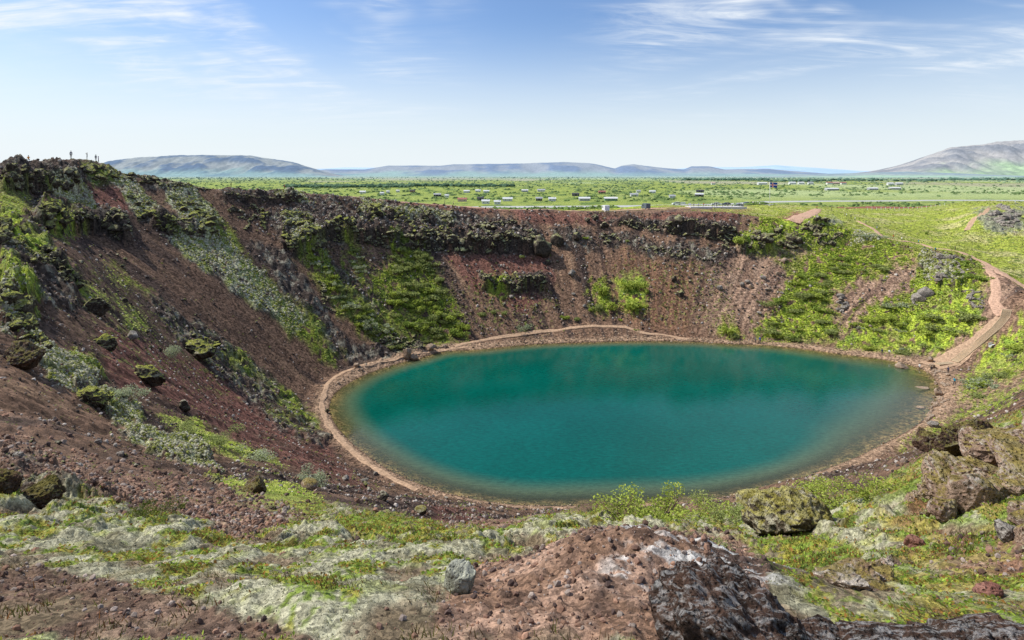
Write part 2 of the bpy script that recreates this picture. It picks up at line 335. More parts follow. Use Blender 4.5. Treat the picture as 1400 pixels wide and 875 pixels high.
# ------------------------------------------------------------------ colour
def C(*c): return np.array(c,np.float32)
def mix(a,b,m): return a+(b-a)*m[...,None]
n_a=np.zeros(GX.shape,np.float32); n_a[ii]=fbm(GX[ii]/14,GY[ii]/14,4,20)
n_b=np.zeros(GX.shape,np.float32); n_b[ii]=fbm(GX[ii]/2.4,GY[ii]/2.4,4,21)
st1=np.zeros(GX.shape,np.float32); st1[ii]=fbm(slope_s[ii]/1.5,GD[ii]/18,4,22)
st2=np.zeros(GX.shape,np.float32); st2[ii]=fbm(slope_s[ii]/5.5,GD[ii]/40,3,23)
brown=C(.185,.113,.074); dark=C(.055,.041,.037); red=C(.19,.088,.066); tan=C(.33,.215,.125); tanred=C(.20,.105,.062)
col_=np.empty(GX.shape+(3,),np.float32); col_[:]=brown
col_=mix(col_,C(.30,.19,.118),sst(-.1,.5,st1)*.7)
col_=mix(col_,dark,sst(-.05,.3,st2+.45*st1-.06)*.8)
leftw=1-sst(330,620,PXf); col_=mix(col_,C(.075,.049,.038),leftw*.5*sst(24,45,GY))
col_=mix(col_,red,np.clip(Z_S,0,1)*.85)
col_=mix(col_,tanred,Z_T*sst(-.6,.2,st1+.4*n_b)*(1-sst(930,1000,PXf))*.8)
col_=mix(col_,mix(np.broadcast_to(C(.40,.265,.18),col_.shape),C(.24,.15,.105),sst(-.2,.4,st1+.6*n_b)),Z_T*sst(-.7,.0,n_b)*sst(930,1000,PXf)*.9)
col_=mix(col_,C(.075,.060,.050),Z_R*.85); col_=mix(col_,C(.30,.28,.21),Z_R*sst(.1,.35,n_b+.3*FN)*.7)
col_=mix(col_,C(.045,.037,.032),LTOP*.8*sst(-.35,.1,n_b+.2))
# speckled weeds on the far scree
spk=np.zeros(GX.shape,np.float32); spk[ii]=gn(GX[ii]*1.1,GY[ii]*1.1,25)+.5*gn(GX[ii]*2.3,GY[ii]*2.3,26)
weeds=union([[(850,350),(1000,365),(1005,450),(900,445),(830,420)],[(640,380),(760,400),(740,460),(640,450)],[(60,330),(330,480),(380,560),(150,500)],[(500,340),(560,350),(560,420),(500,420)]],feather=20,warp=14)
col_=mix(col_,C(.20,.21,.06),sst(.34,.55,spk+.25*n_b)*weeds*.8)
mossc=mix(np.broadcast_to(C(.48,.47,.33),col_.shape),C(.32,.35,.10),sst(-.1,.4,n_b))
col_=mix(col_,mossc,Z_M*sst(-.45,-.05,n_b+.5*spk))
gr=mix(np.broadcast_to(C(.36,.43,.05),col_.shape),C(.18,.26,.04),sst(-.15,.35,n_b+.3*n_a))
gr=mix(gr,C(.30,.30,.09),sst(.1,.5,n_a)*.6)
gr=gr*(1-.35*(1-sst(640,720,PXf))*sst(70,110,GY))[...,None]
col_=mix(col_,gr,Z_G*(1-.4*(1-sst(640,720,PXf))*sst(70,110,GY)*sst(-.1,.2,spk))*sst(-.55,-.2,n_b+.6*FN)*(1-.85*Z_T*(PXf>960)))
# meadow outside the crater on the right
md_=outside*right
mead=mix(np.broadcast_to(C(.32,.36,.06),col_.shape),C(.46,.42,.18),sst(-.1,.45,n_a+.3*n_b)); mead=mix(mead,C(.11,.16,.03),sst(.15,.5,n_b))
col_=mix(col_,mead,md_*.9*(1-Z_R))
col_=mix(col_,C(.24,.23,.19),md_*Z_R*.8); col_=mix(col_,red*1.5,md_*Z_S*.9)
# beach
bw_=pint(GT,BW); beach=(1-sst(.6,1.5,GD/(bw_*.5+1.1)+.35*n_b+.2*spk))*(GD>-1)
col_=mix(col_,C(.36,.24,.155),beach*.9); col_=mix(col_,C(.10,.06,.04),((1-sst(0,.5,np.abs(GD)))*.8).astype(np.float32))
bed=mix(np.broadcast_to(C(.42,.27,.15),col_.shape),C(.22,.17,.09),sst(-.3,.3,n_b)); col_=np.where((GD<-.1)[...,None],bed,col_)
# the near slope
fs=fbm(GX*2.3,GY*2.3,4,72)
fc=np.empty(GX.shape+(3,),np.float32); fc[:]=C(.22,.132,.085)
fc=mix(fc,C(.36,.23,.16),sst(-.2,.5,fs)); fc=mix(fc,C(.07,.045,.035),sst(.1,.5,ftz)*.6)
fm=mix(np.broadcast_to(C(.38,.36,.24),col_.shape),C(.20,.18,.11),sst(-.1,.4,fs)); fm=mix(fm,C(.28,.31,.10),sst(.1,.55,ftz+.3*ftx)*.6)
fg=mix(np.broadcast_to(C(.17,.23,.035),col_.shape),C(.28,.25,.045),sst(-.1,.3,ftz)); fg=mix(fg,C(.17,.065,.02),sst(.15,.45,fs-.1)*.7); fg=mix(fg,C(.055,.08,.018),sst(.1,.4,ftx*.6+fs*.6)*.6)
fbase=mix(fc,fm*np.clip(.35+CUSH[...,None]*3.2,0,1),np.clip(moss,0,1));  # shade in the crevices between cushions painted into the moss colour
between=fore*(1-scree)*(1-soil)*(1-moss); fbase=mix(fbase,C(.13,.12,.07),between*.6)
fbase=mix(fbase,fg,np.clip(green_f,0,1)*sst(-.5,.1,fs+.8*FN+.15))
fbase=mix(fbase,mix(np.broadcast_to(C(.30,.25,.07),col_.shape),C(.20,.10,.055),sst(-.1,.3,fs)),mossy_r*sst(-.1,.25,ftz+.4*fty)*.7)
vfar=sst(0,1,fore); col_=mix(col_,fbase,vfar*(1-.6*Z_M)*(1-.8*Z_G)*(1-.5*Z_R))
rf=sst(.75,1.15,GX+.25*fs)*sst(.04,.15,mnd); col_=mix(col_,C(.06,.042,.034),rf*.85); lich=sst(.05,.17,fbm(GX*5.2+GY*6.5,GY*2.1-GX*2.0,5,98)+.12*FN+.1*fs)*sst(.03,.15,mnd)*sst(.4,.9,GX+.4*fs); col_=mix(col_,C(.58,.57,.53),lich*.75)
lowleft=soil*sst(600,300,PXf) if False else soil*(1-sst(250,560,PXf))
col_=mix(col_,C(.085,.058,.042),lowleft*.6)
stc=np.zeros(GX.shape,np.float32); stc[near]=(g1<.38)*(gc>.45)*(.35+.6*((gc*7.7)%1))
col_=mix(col_,C(.15,.11,.09),stc*.6*np.clip(scree+soil*.7,0,1)*(GY<24)*.7)
# the plain
pl=sst(300,345,GY+WN1*20)
px1=fbm(GX/130,GY/300,4,40); px2=fbm(GX/26,GY/60,4,41); px3=fbm(GX/900,GY/2600,3,42)
pc=mix(np.broadcast_to(C(.25,.30,.07),col_.shape),C(.11,.17,.045),sst(-.1,.35,px2+.5*px1)); pc=mix(pc,C(.28,.32,.10),sst(.15,.45,px1)*.7)
pc=mix(pc,C(.33,.31,.21),sst(.18,.4,px3+.3*px1)*sst(600,1200,GY)*.8)
pc=mix(pc,C(.36,.42,.20),sst(.05,.3,fbm(GX/700+4,GY/1500,3,44))*sst(60,300,GX)*sst(500,900,GY)*.8)
pc=mix(pc,C(.26,.36,.36),sst(1200,7000,GY)*.85)  # aerial haze painted into the colour of the distant plain
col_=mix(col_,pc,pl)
col_=np.clip(col_,.008,.9)
# ------------------------------------------------------------------ materials
class NT:
    def __init__(s,name,rough=.85,spec=.2):
        m=bpy.data.materials.new(name); m.use_nodes=True; s.m=m; s.t=m.node_tree; s.n=s.t.nodes; s.b=s.n['Principled BSDF']
        s.b.inputs['Roughness'].default_value=rough; s.b.inputs['Specular IOR Level'].default_value=spec
        s.g=s.n.new('ShaderNodeNewGeometry')
    def new(s,t,**k):
        n=s.n.new(t)
        for a,v in k.items(): setattr(n,a,v)
        return n
    def put(s,sock,v):
        if hasattr(v,'is_output') or isinstance(v,bpy.types.NodeSocket): s.t.links.new(v,sock)
        else: sock.default_value=v if not isinstance(v,tuple) or len(v)==4 else (*v,1)
    def noise(s,scale,detail=4,rough=.6,vec=None,typ='ShaderNodeTexNoise'):
        n=s.new(typ); s.put(n.inputs['Vector'],vec if vec is not None else s.g.outputs['Position']); n.inputs['Scale'].default_value=scale
        if typ=='ShaderNodeTexNoise': n.inputs['Detail'].default_value=detail; n.inputs['Roughness'].default_value=rough
        return n.outputs[0]
    def ramp(s,v,a,b,lo=0.,hi=1.):
        n=s.new('ShaderNodeMapRange'); n.interpolation_type='SMOOTHSTEP'; s.put(n.inputs[0],v)
        for i,q in enumerate((a,b,lo,hi)): n.inputs[i+1].default_value=q
        return n.outputs[0]
    def math(s,op,a,b=0.0,c=0.0):
        n=s.new('ShaderNodeMath',operation=op); s.put(n.inputs[0],a); s.put(n.inputs[1],b); s.put(n.inputs[2],c); return n.outputs[0]
    def mix(s,f,a,b,blend='MIX'):
        n=s.new('ShaderNodeMix',data_type='RGBA',blend_type=blend); s.put(n.inputs[0],f); s.put(n.inputs[6],a); s.put(n.inputs[7],b); return n.outputs[2]
    def attr(s,name): return s.new('ShaderNodeAttribute',attribute_name=name)
    def bump(s,h,strength=.5,dist=.05):
        n=s.new('ShaderNodeBump'); n.inputs['Strength'].default_value=strength; n.inputs['Distance'].default_value=dist; s.put(n.inputs['Height'],h); s.t.links.new(n.outputs[0],s.b.inputs['Normal'])
    def color(s,c): s.put(s.b.inputs['Base Color'],c); return s.m
def ground_mat():
    s=NT('ground_material',.92,.08); c=s.attr('tint').outputs['Color']; nr=s.attr('near').outputs['Fac']
    v=s.new('ShaderNodeTexVoronoi'); s.put(v.inputs['Vector'],s.g.outputs['Position']); v.inputs['Scale'].default_value=2.6
    sx=s.new('ShaderNodeSeparateColor'); s.put(sx.inputs[0],v.outputs['Color']); far_f=s.ramp(sx.outputs[0],0,1,.55,1.5)
    v2=s.new('ShaderNodeTexVoronoi'); s.put(v2.inputs['Vector'],s.g.outputs['Position']); v2.inputs['Scale'].default_value=38
    sx2=s.new('ShaderNodeSeparateColor'); s.put(sx2.inputs[0],v2.outputs['Color']); near_f=s.ramp(sx2.outputs[0],0,1,.6,1.4)
    nn=s.ramp(s.noise(60,5,.7),.3,.7,.65,1.3); fn=s.ramp(s.noise(1.3,6,.75),.32,.68,.6,1.45)
    fine=s.math('MULTIPLY',near_f,nn); coarse=s.math('MULTIPLY',far_f,fn)
    mx=s.new('ShaderNodeMix',data_type='FLOAT'); s.put(mx.inputs[0],nr); s.put(mx.inputs[2],coarse); s.put(mx.inputs[3],fine)
    vm=s.new('ShaderNodeVectorMath',operation='SCALE'); s.put(vm.inputs[0],c); s.put(vm.inputs['Scale'],mx.outputs[0])
    s.put(s.b.inputs['Base Color'],vm.outputs[0])
    h=s.new('ShaderNodeMix',data_type='FLOAT'); s.put(h.inputs[0],nr)
    s.put(h.inputs[2],s.math('MULTIPLY',s.noise(2.2,6,.75),.5)); s.put(h.inputs[3],s.math('ADD',s.math('MULTIPLY',s.noise(38,3,.6),.014),s.math('MULTIPLY',s.noise(150,3,.7),.008)))
    b=s.new('ShaderNodeBump'); b.inputs['Strength'].default_value=.9; b.inputs['Distance'].default_value=1.0; s.put(b.inputs['Height'],h.outputs[0]); s.t.links.new(b.outputs[0],s.b.inputs['Normal'])
    return s.m
def link(o,kind=None,label=None,cat=None,group=None,parent=None):
    COL.objects.link(o)
    if parent is not None: o.parent=parent
    tag(o,label,cat,group,kind); return o
def tag(o,label=None,cat=None,group=None,kind=None):
    if label: o['label']=label
    if cat: o['category']=cat
    if group: o['group']=group
    if kind: o['kind']=kind
    return o
def mesh_np(name,V,Fc,mats=(),smooth=False,mi=None):
    """V (n,3), Fc (m,k) with constant k or list of arrays"""
    me=bpy.data.meshes.new(name); V=np.ascontiguousarray(V,np.float32)
    me.vertices.add(len(V)); me.vertices.foreach_set('co',V.ravel())
    Fs=Fc if isinstance(Fc,list) else [Fc]
    idx=np.concatenate([f.ravel() for f in Fs]).astype(np.int32); cnt=np.concatenate([np.full(len(f),f.shape[1]) for f in Fs]).astype(np.int32)
    me.loops.add(len(idx)); me.loops.foreach_set('vertex_index',idx)
    me.polygons.add(len(cnt)); me.polygons.foreach_set('loop_start',np.r_[0,np.cumsum(cnt)[:-1]].astype(np.int32)); 
    for m in mats: me.materials.append(m)
    if mi is not None: me.polygons.foreach_set('material_index',np.asarray(mi,np.int32))
    me.polygons.foreach_set('use_smooth',np.full(len(cnt),smooth))
    me.update(calc_edges=True); return me
def set_col(me,name,rgb):
    a=me.color_attributes.new(name,'FLOAT_COLOR','POINT'); r=np.ones((len(rgb),4),np.float32); r[:,:3]=rgb; a.data.foreach_set('color',r.ravel())
def set_f(me,name,v):
    a=me.attributes.new(name,'FLOAT','POINT'); a.data.foreach_set('value',np.ascontiguousarray(v,np.float32).ravel())
NR=len(RY)
idx=np.arange(NR*NU).reshape(NR,NU)
quads=np.stack([idx[:-1,:-1],idx[:-1,1:],idx[1:,1:],idx[1:,:-1]],-1).reshape(-1,4)
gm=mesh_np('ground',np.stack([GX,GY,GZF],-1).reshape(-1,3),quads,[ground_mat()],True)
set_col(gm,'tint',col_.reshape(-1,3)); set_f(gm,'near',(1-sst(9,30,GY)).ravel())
link(bpy.data.objects.new('ground',gm),'structure')
# ------------------------------------------------------------------ sampling helpers
def zat(X,Y):
    X=np.asarray(X,float); Y=np.asarray(Y,float)
    r=np.clip(np.interp(Y,RY,np.arange(NR)),0,NR-1.001); c=np.clip((X/(Y+A0)-UC[0])/(UC[1]-UC[0]),0,NU-1.001)
    i=r.astype(int); j=c.astype(int); a=r-i; b=c-j
    return (GZF[i,j]*(1-b)+GZF[i,j+1]*b)*(1-a)+(GZF[i+1,j]*(1-b)+GZF[i+1,j+1]*b)*a
def field(Fd,X,Y):
    r=np.clip(np.interp(Y,RY,np.arange(NR)),0,NR-1).astype(int); c=np.clip((X/(Y+A0)-UC[0])/(UC[1]-UC[0]),0,NU-1).astype(int)
    return Fd[r,c]
YS=np.exp(np.linspace(math.log(1.3),math.log(6000),1400))
def unp(px,py,ymin=1.3):
    """ground point seen at photo pixels (px,py)"""
    px=np.atleast_1d(np.asarray(px,float)); py=np.atleast_1d(np.asarray(py,float)); out=np.zeros((len(px),3))
    for s in range(0,len(px),2000):
        a=px[s:s+2000,None]; b=py[s:s+2000,None]; X=(a-CX)/F*YS; Zr=EYE-(b-HZ)/F*YS
        Zt=np.maximum(zat(X,np.broadcast_to(YS,X.shape)),-99); hit=(Zt>=Zr)&(YS>ymin); k=np.argmax(hit,1); k=np.where(hit.any(1),k,len(YS)-1); k=np.maximum(k,1)
        r=np.arange(len(k)); d0=Zr[r,k-1]-Zt[r,k-1]; d1=Zr[r,k]-Zt[r,k]; t=np.clip(d0/(d0-d1+1e-9),0,1)
        Y=YS[k-1]+(YS[k]-YS[k-1])*t; x_=(a[:,0]-CX)/F*Y
        out[s:s+2000]=np.c_[x_,Y,zat(x_,Y)]
    return out
def U1(px,py,ymin=1.3): return unp([px],[py],ymin)[0]
# ------------------------------------------------------------------ lake
def lake():
    xs=np.linspace(-52,112,330); ys=np.linspace(74,182,220); X,Y=np.meshgrid(xs,ys); 
    z=zat(X,Y); V=np.stack([X,Y,np.zeros_like(X)],-1).reshape(-1,3)
    i=np.arange(X.size).reshape(X.shape); q=np.stack([i[:-1,:-1],i[:-1,1:],i[1:,1:],i[1:,:-1]],-1).reshape(-1,4)
    d,ins=pdist(X.ravel(),Y.ravel(),SHW); sd=np.where(ins,d,-d)
    keep=(sd[q]>-1.6).all(1); used=np.unique(q[keep]); mp=np.full(X.size,-1); mp[used]=np.arange(len(used))
    s=NT('water_material',.06,.33); b=s.b
    dep=s.attr('depth').outputs['Fac']
    teal=s.mix(s.ramp(s.noise(.035,4,.6),.38,.62),(.0,.076,.055),(.0,.092,.069))
    teal=s.mix(s.ramp(dep,.4,2.2),(.10,.12,.06),teal)
    mpw=s.new('ShaderNodeMapping'); s.put(mpw.inputs[0],s.g.outputs['Position']); mpw.inputs['Scale'].default_value=(.55,1.6,1); mpw.inputs['Rotation'].default_value=(0,0,.25)
    teal=s.mix(1.,teal,s.ramp(s.noise(1.5,4,.7,mpw.outputs[0]),.3,.7,.8,1.25),'MULTIPLY')  # light and dark of the ripples painted into the water colour
    s.put(b.inputs['Base Color'],teal); b.inputs['IOR'].default_value=1.33
    mp_=s.new('ShaderNodeMapping'); s.put(mp_.inputs[0],s.g.outputs['Position']); mp_.inputs['Scale'].default_value=(1,.6,1); mp_.inputs['Rotation'].default_value=(0,0,.5)
    h=s.math('ADD',s.noise(2.2,3,.6,mp_.outputs[0]),s.math('MULTIPLY',s.noise(.35,2,.5,mp_.outputs[0]),.8)); s.bump(h,.3,.06)
    tr=s.new('ShaderNodeBsdfTransparent'); tr.inputs[0].default_value=(.80,.86,.74,1)
    gl=s.new('ShaderNodeBsdfGlossy'); gl.inputs['Roughness'].default_value=.08
    fr=s.new('ShaderNodeFresnel'); fr.inputs[0].default_value=1.33
    ms=s.new('ShaderNodeMixShader'); s.put(ms.inputs[0],fr.outputs[0]); s.t.links.new(tr.outputs[0],ms.inputs[1]); s.t.links.new(gl.outputs[0],ms.inputs[2])
    fac=s.ramp(dep,.0,1.3,.03,1.0); m2=s.new('ShaderNodeMixShader'); s.put(m2.inputs[0],fac); s.t.links.new(ms.outputs[0],m2.inputs[1]); s.t.links.new(b.outputs[0],m2.inputs[2])
    s.t.links.new(m2.outputs[0],s.n['Material Output'].inputs[0])
    me=mesh_np('water',V[used],mp[q[keep]],[s.m],True); set_f(me,'depth',np.clip(-z.ravel()[used],0,9))
    link(bpy.data.objects.new('water',me),'structure')
lake()
# ------------------------------------------------------------------ hills
def hills(name,prof,Y,depth,cols,seed,rug):
    xs=np.array([p[0] for p in prof],float); hs=np.array([p[1] for p in prof],float)
    n=260; m=70; px=np.linspace(xs[0],xs[-1],n); top=np.interp(px,xs,hs)
    t=np.linspace(0,1.35,m); PXg,T=np.meshgrid(px,t); TP=np.broadcast_to(np.interp(px,xs,hs),PXg.shape)
    Yg=Y+depth*T; prof_t=np.where(T<1,sst(0,1,T)*.5+.5*T,1-(T-1)*1.2)
    H=np.maximum(0,(HZ+1.5-TP)/F*(Y+depth)+29*0)
    Xg=(PXg-CX)/F*(Y+depth*np.minimum(T,1)*.9+depth*.1)
    nz=fbm(Xg/rug,Yg/rug,5,seed); rd=1-np.abs(fbm(Xg/rug*1.4,Yg/rug*.5,4,seed+9))*2
    Z=19+H*prof_t+ (H*.16*nz+H*.12*rd)*np.clip(T*(1-T)*4,0,1)*(T<1)+H*.02*fbm(Xg/rug*6,Yg/rug*6,3,seed+3)*np.clip(T*3,0,1)
    Z[0]=12
    i=np.arange(n*m).reshape(m,n); q=np.stack([i[:-1,:-1],i[:-1,1:],i[1:,1:],i[1:,:-1]],-1).reshape(-1,4)
    a,b,c=[np.array(k,np.float32) for k in cols]  # hill tints are bluish, with aerial haze painted in
    k=sst(-.2,.35,nz+.5*rd-.3)
    col=a+(b-a)*k[...,None]; g=1-sst(.05,.45,T+.3*nz); col=col+(c-col)*(g*.85)[...,None]
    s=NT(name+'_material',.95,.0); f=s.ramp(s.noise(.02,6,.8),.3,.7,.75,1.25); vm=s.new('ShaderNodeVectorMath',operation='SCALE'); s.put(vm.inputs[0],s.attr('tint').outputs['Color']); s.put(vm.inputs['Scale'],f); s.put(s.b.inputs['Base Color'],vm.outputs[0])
    s.b.inputs['Emission Color'].default_value=(.50,.68,.88,1); s.b.inputs['Emission Strength'].default_value=HAZE.get(name,.1)  # aerial haze put on the hills as a faint blue glow
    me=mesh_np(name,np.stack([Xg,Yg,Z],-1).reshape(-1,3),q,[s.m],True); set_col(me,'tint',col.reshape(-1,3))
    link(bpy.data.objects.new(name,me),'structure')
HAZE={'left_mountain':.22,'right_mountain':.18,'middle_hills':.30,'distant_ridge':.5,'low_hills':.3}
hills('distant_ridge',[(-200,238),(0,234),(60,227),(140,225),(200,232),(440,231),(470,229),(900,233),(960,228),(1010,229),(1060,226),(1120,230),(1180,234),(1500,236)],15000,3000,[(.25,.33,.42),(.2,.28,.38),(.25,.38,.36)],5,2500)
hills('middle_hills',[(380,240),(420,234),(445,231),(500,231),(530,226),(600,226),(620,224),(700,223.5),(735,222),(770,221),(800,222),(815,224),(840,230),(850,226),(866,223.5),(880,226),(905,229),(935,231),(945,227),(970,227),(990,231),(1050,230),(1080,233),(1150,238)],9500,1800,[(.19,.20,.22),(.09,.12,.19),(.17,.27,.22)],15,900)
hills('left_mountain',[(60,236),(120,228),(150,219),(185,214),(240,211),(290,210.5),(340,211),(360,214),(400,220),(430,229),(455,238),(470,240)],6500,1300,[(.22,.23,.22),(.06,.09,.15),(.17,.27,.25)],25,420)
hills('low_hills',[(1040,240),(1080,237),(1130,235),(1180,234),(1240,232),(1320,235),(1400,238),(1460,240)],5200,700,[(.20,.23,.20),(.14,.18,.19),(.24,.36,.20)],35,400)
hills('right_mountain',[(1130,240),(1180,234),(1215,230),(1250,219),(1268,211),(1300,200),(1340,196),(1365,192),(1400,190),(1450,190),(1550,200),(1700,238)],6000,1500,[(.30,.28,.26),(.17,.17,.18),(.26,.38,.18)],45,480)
# ------------------------------------------------------------------ light
SE,SA=math.radians(50),math.radians(-74)   # sun elevation, azimuth from +Y towards +X
def world():
    w=bpy.data.worlds.new('World'); S.world=w; w.use_nodes=True; t=w.node_tree; n=t.nodes; bg=n['Background']
    sk=n.new('ShaderNodeTexSky'); sk.sky_type='NISHITA'; sk.sun_disc=False; sk.sun_elevation=SE; sk.sun_rotation=SA; sk.altitude=50; sk.air_density=1.0; sk.dust_density=1.2; sk.ozone_density=1.0
    tc=n.new('ShaderNodeTexCoord'); sep=n.new('ShaderNodeSeparateXYZ'); t.links.new(tc.outputs['Generated'],sep.inputs[0])
    def M(op,a,b=0.,c=0.):
        q=n.new('ShaderNodeMath'); q.operation=op
        for i,v in enumerate((a,b,c)):
            if isinstance(v,(int,float)): q.inputs[i].default_value=v
            else: t.links.new(v,q.inputs[i])
        return q.outputs[0]
    def R(v,a,b,lo=0.,hi=1.):
        q=n.new('ShaderNodeMapRange'); q.interpolation_type='SMOOTHSTEP'; t.links.new(v,q.inputs[0])
        for i,k in enumerate((a,b,lo,hi)): q.inputs[i+1].default_value=k
        return q.outputs[0]
    z=M('ADD',M('MAXIMUM',sep.outputs[2],.0),.12); cx=M('DIVIDE',sep.outputs[0],z); cy=M('DIVIDE',sep.outputs[1],z)
    cb=n.new('ShaderNodeCombineXYZ'); t.links.new(cx,cb.inputs[0]); t.links.new(cy,cb.inputs[1])
    def N(sc,rot,dist,det,seed,stretch):
        mp=n.new('ShaderNodeMapping'); t.links.new(cb.outputs[0],mp.inputs[0]); mp.inputs['Rotation'].default_value=(0,0,rot); mp.inputs['Scale'].default_value=(1,stretch,1); mp.inputs['Location'].default_value=(seed,seed*.7,0)
        q=n.new('ShaderNodeTexNoise'); t.links.new(mp.outputs[0],q.inputs[0]); q.inputs['Scale'].default_value=sc; q.inputs['Detail'].default_value=det; q.inputs['Roughness'].default_value=.62; q.inputs['Distortion'].default_value=dist; return q.outputs[0]
    w1=R(N(1.3,.35,1.6,12,3.1,3.6),.38,.80); w2=R(N(.9,-.40,1.5,12,11.7,3.0),.38,.78); big=M('MULTIPLY',R(N(.55,.2,.8,4,33.3,1.2),.36,.60),R(M('ABSOLUTE',M('SUBTRACT',sep.outputs[0],.02)),.03,.30))
    c=M('MULTIPLY',M('ADD',M('MULTIPLY',w1,1.0),M('MULTIPLY',w2,.8)),big); hi=R(sep.outputs[2],.06,.16)
    cloud=M('MULTIPLY',M('MINIMUM',c,1.),hi)
    low=M('MULTIPLY',R(N(.12,.0,.2,6,2.2,2.5),.45,.7),R(sep.outputs[2],.2,.03)); 
    cloud=M('MULTIPLY',M('MINIMUM',M('ADD',cloud,M('MULTIPLY',low,.35)),1.),.92)
    mixc=n.new('ShaderNodeMix'); mixc.data_type='RGBA'; t.links.new(cloud,mixc.inputs[0])
    g=n.new('ShaderNodeMix'); g.data_type='RGBA'; g.blend_type='MULTIPLY'; g.inputs[0].default_value=1; t.links.new(sk.outputs[0],g.inputs[6]); g.inputs[7].default_value=(.70,.84,1.04,1)
    hz=n.new('ShaderNodeMix'); hz.data_type='RGBA'; t.links.new(R(sep.outputs[2],.27,-.02,.0,.95),hz.inputs[0]); t.links.new(g.outputs[2],hz.inputs[6]); hz.inputs[7].default_value=(6.1,6.6,6.9,1)
    t.links.new(hz.outputs[2],mixc.inputs[6]); mixc.inputs[7].default_value=(6.2,6.6,7.0,1)
    t.links.new(mixc.outputs[2],bg.inputs[0]); bg.inputs[1].default_value=.145
world()
sun=bpy.data.lights.new('sun','SUN'); sun.energy=5.0; sun.angle=math.radians(.5); sun.color=(1,.955,.88); so=bpy.data.objects.new('sun',sun); COL.objects.link(so)
sd=Vector((math.sin(SA)*math.cos(SE),math.cos(SA)*math.cos(SE),math.sin(SE))); so.rotation_euler=sd.to_track_quat('Z','Y').to_euler()
S.view_settings.view_transform='Standard'; S.view_settings.look='None'; S.view_settings.exposure=0
PATHS=[]
# ------------------------------------------------------------------ paths and roads draped on the ground
def strip(name,pix,width,mat,ymin=1.3,lift=.05,world=None,wob=.25,step=1.0):
    P=np.array([U1(a,b,ymin)[:2] for a,b in pix]) if world is None else np.array(world,float)
    q=[]; N=len(P)
    for i in range(N-1):
        p0,p1,p2,p3=P[max(i-1,0)],P[i],P[i+1],P[min(i+2,N-1)]; n=max(2,int(np.linalg.norm(p2-p1)/step))
        for k in range(n):
            t=k/n; q.append(.5*((2*p1)+(-p0+p2)*t+(2*p0-5*p1+4*p2-p3)*t*t+(-p0+3*p1-3*p2+p3)*t**3))
    q.append(P[-1]); q=np.array(q); T=np.gradient(q,axis=0); T/=np.linalg.norm(T,axis=1)[:,None]+1e-9; Nn=np.c_[-T[:,1],T[:,0]]
    m=7; w=np.interp(np.linspace(0,1,len(q)),np.linspace(0,1,len(width)),width) if isinstance(width,(list,tuple)) else np.full(len(q),width)
    s=np.arange(len(q)); w1=w*(1+wob*gn(s*.35,s*0+3.)); w2=w*(1+wob*gn(s*.35,s*0+9.))
    if step<3: PATHS.append((q,float(np.max(w))))
    rowsv=[]
    for k in range(m):
        a=k/(m-1)*2-1; off=np.where(a<0,w1,w2)*a*.5; x=q[:,0]+Nn[:,0]*off; y=q[:,1]+Nn[:,1]*off; rowsv.append(np.c_[x,y,zat(x,y)])
    R=np.stack(rowsv,1); zc=R[:,:,2].mean(1,keepdims=True); R[:,:,2]=np.maximum(R[:,:,2],zc*.6+R[:,:,2]*.4)+lift; R[:,0,2]-=lift*1.6; R[:,-1,2]-=lift*1.6
    i=np.arange(R.shape[0]*m).reshape(-1,m); f=np.stack([i[:-1,:-1],i[:-1,1:],i[1:,1:],i[1:,:-1]],-1).reshape(-1,4)
    link(bpy.data.objects.new(name,mesh_np(name,R.reshape(-1,3),f,[mat],True)),'structure')
def rimpt(px,off=1.0):
    Yr=np.linspace(118,262,600); X=(px-CX)/F*Yr; e_=(zat(X,Yr)-EYE)/Yr; k=int(np.argmax(e_)); Yk=Yr[k]+off; return ((px-CX)/F*Yk,Yk)
def dirt(name,c,sc=3,var=.3):
    s=NT(name,.95,.05); f=s.ramp(s.noise(sc,6,.75),.3,.7,1-var,1+var); s.color(s.mix(1.,c,f,'MULTIPLY')); s.bump(s.noise(sc*2,6,.8),.7,.12); return s.m
M_tp=dirt('tan_dirt',(.44,.295,.19),2,.4); M_rp=dirt('red_dirt',(.50,.32,.22),2,.4); M_road=dirt('pale_asphalt',(.42,.42,.40),.5,.1); M_redg=dirt('red_gravel',(.28,.11,.085),1)
strip('shore_path',[(640,474),(612,478),(575,482),(545,488),(505,498),(472,508),(452,520),(444,535),(440,555),(446,575),(460,595),(480,615),(500,632),(530,650),(570,670)],[.8,1.3,1.0,1.4,1.0],M_tp,lift=.05,wob=.7)
strip('bank_path',[(622,474),(660,465),(700,459),(740,453),(780,448),(820,446),(855,447),(880,455),(910,458),(940,464)],1.3,M_tp,lift=.1)
strip('red_path',[(1172,302),(1182,307),(1195,314),(1205,322),(1222,328),(1240,330),(1260,334),(1280,340),(1310,344),(1330,352),(1350,362),(1370,374),(1400,392),(1430,408)],[1.4,1.6,1.8,2.2,2.5,2.8],M_rp,lift=.12,wob=.5,ymin=120)
strip('branch_path',[(1345,362),(1358,378),(1362,395),(1360,415),(1372,432)],[1.8,2.0,2.4,3],M_rp,lift=.12,ymin=90)
strip('rim_path',None,[1.8,2.5,2.5,3],M_rp,lift=.12,world=[rimpt(a,-.6) for a in range(430,1001,30)])
strip('upper_path',[(1085,304),(1092,298),(1108,292),(1118,286)],[5,7,5,3],M_rp,lift=.15,ymin=120)
strip('right_beach_track',[(1372,432),(1345,458),(1320,478),(1296,494),(1270,500)],[3.4,3.6,4,6,6],M_tp,lift=.1,ymin=90)
strip('hill_path',[(1352,284),(1345,292),(1330,302),(1322,315)],[1.5,2.5,2],M_tp,lift=.1,ymin=120)
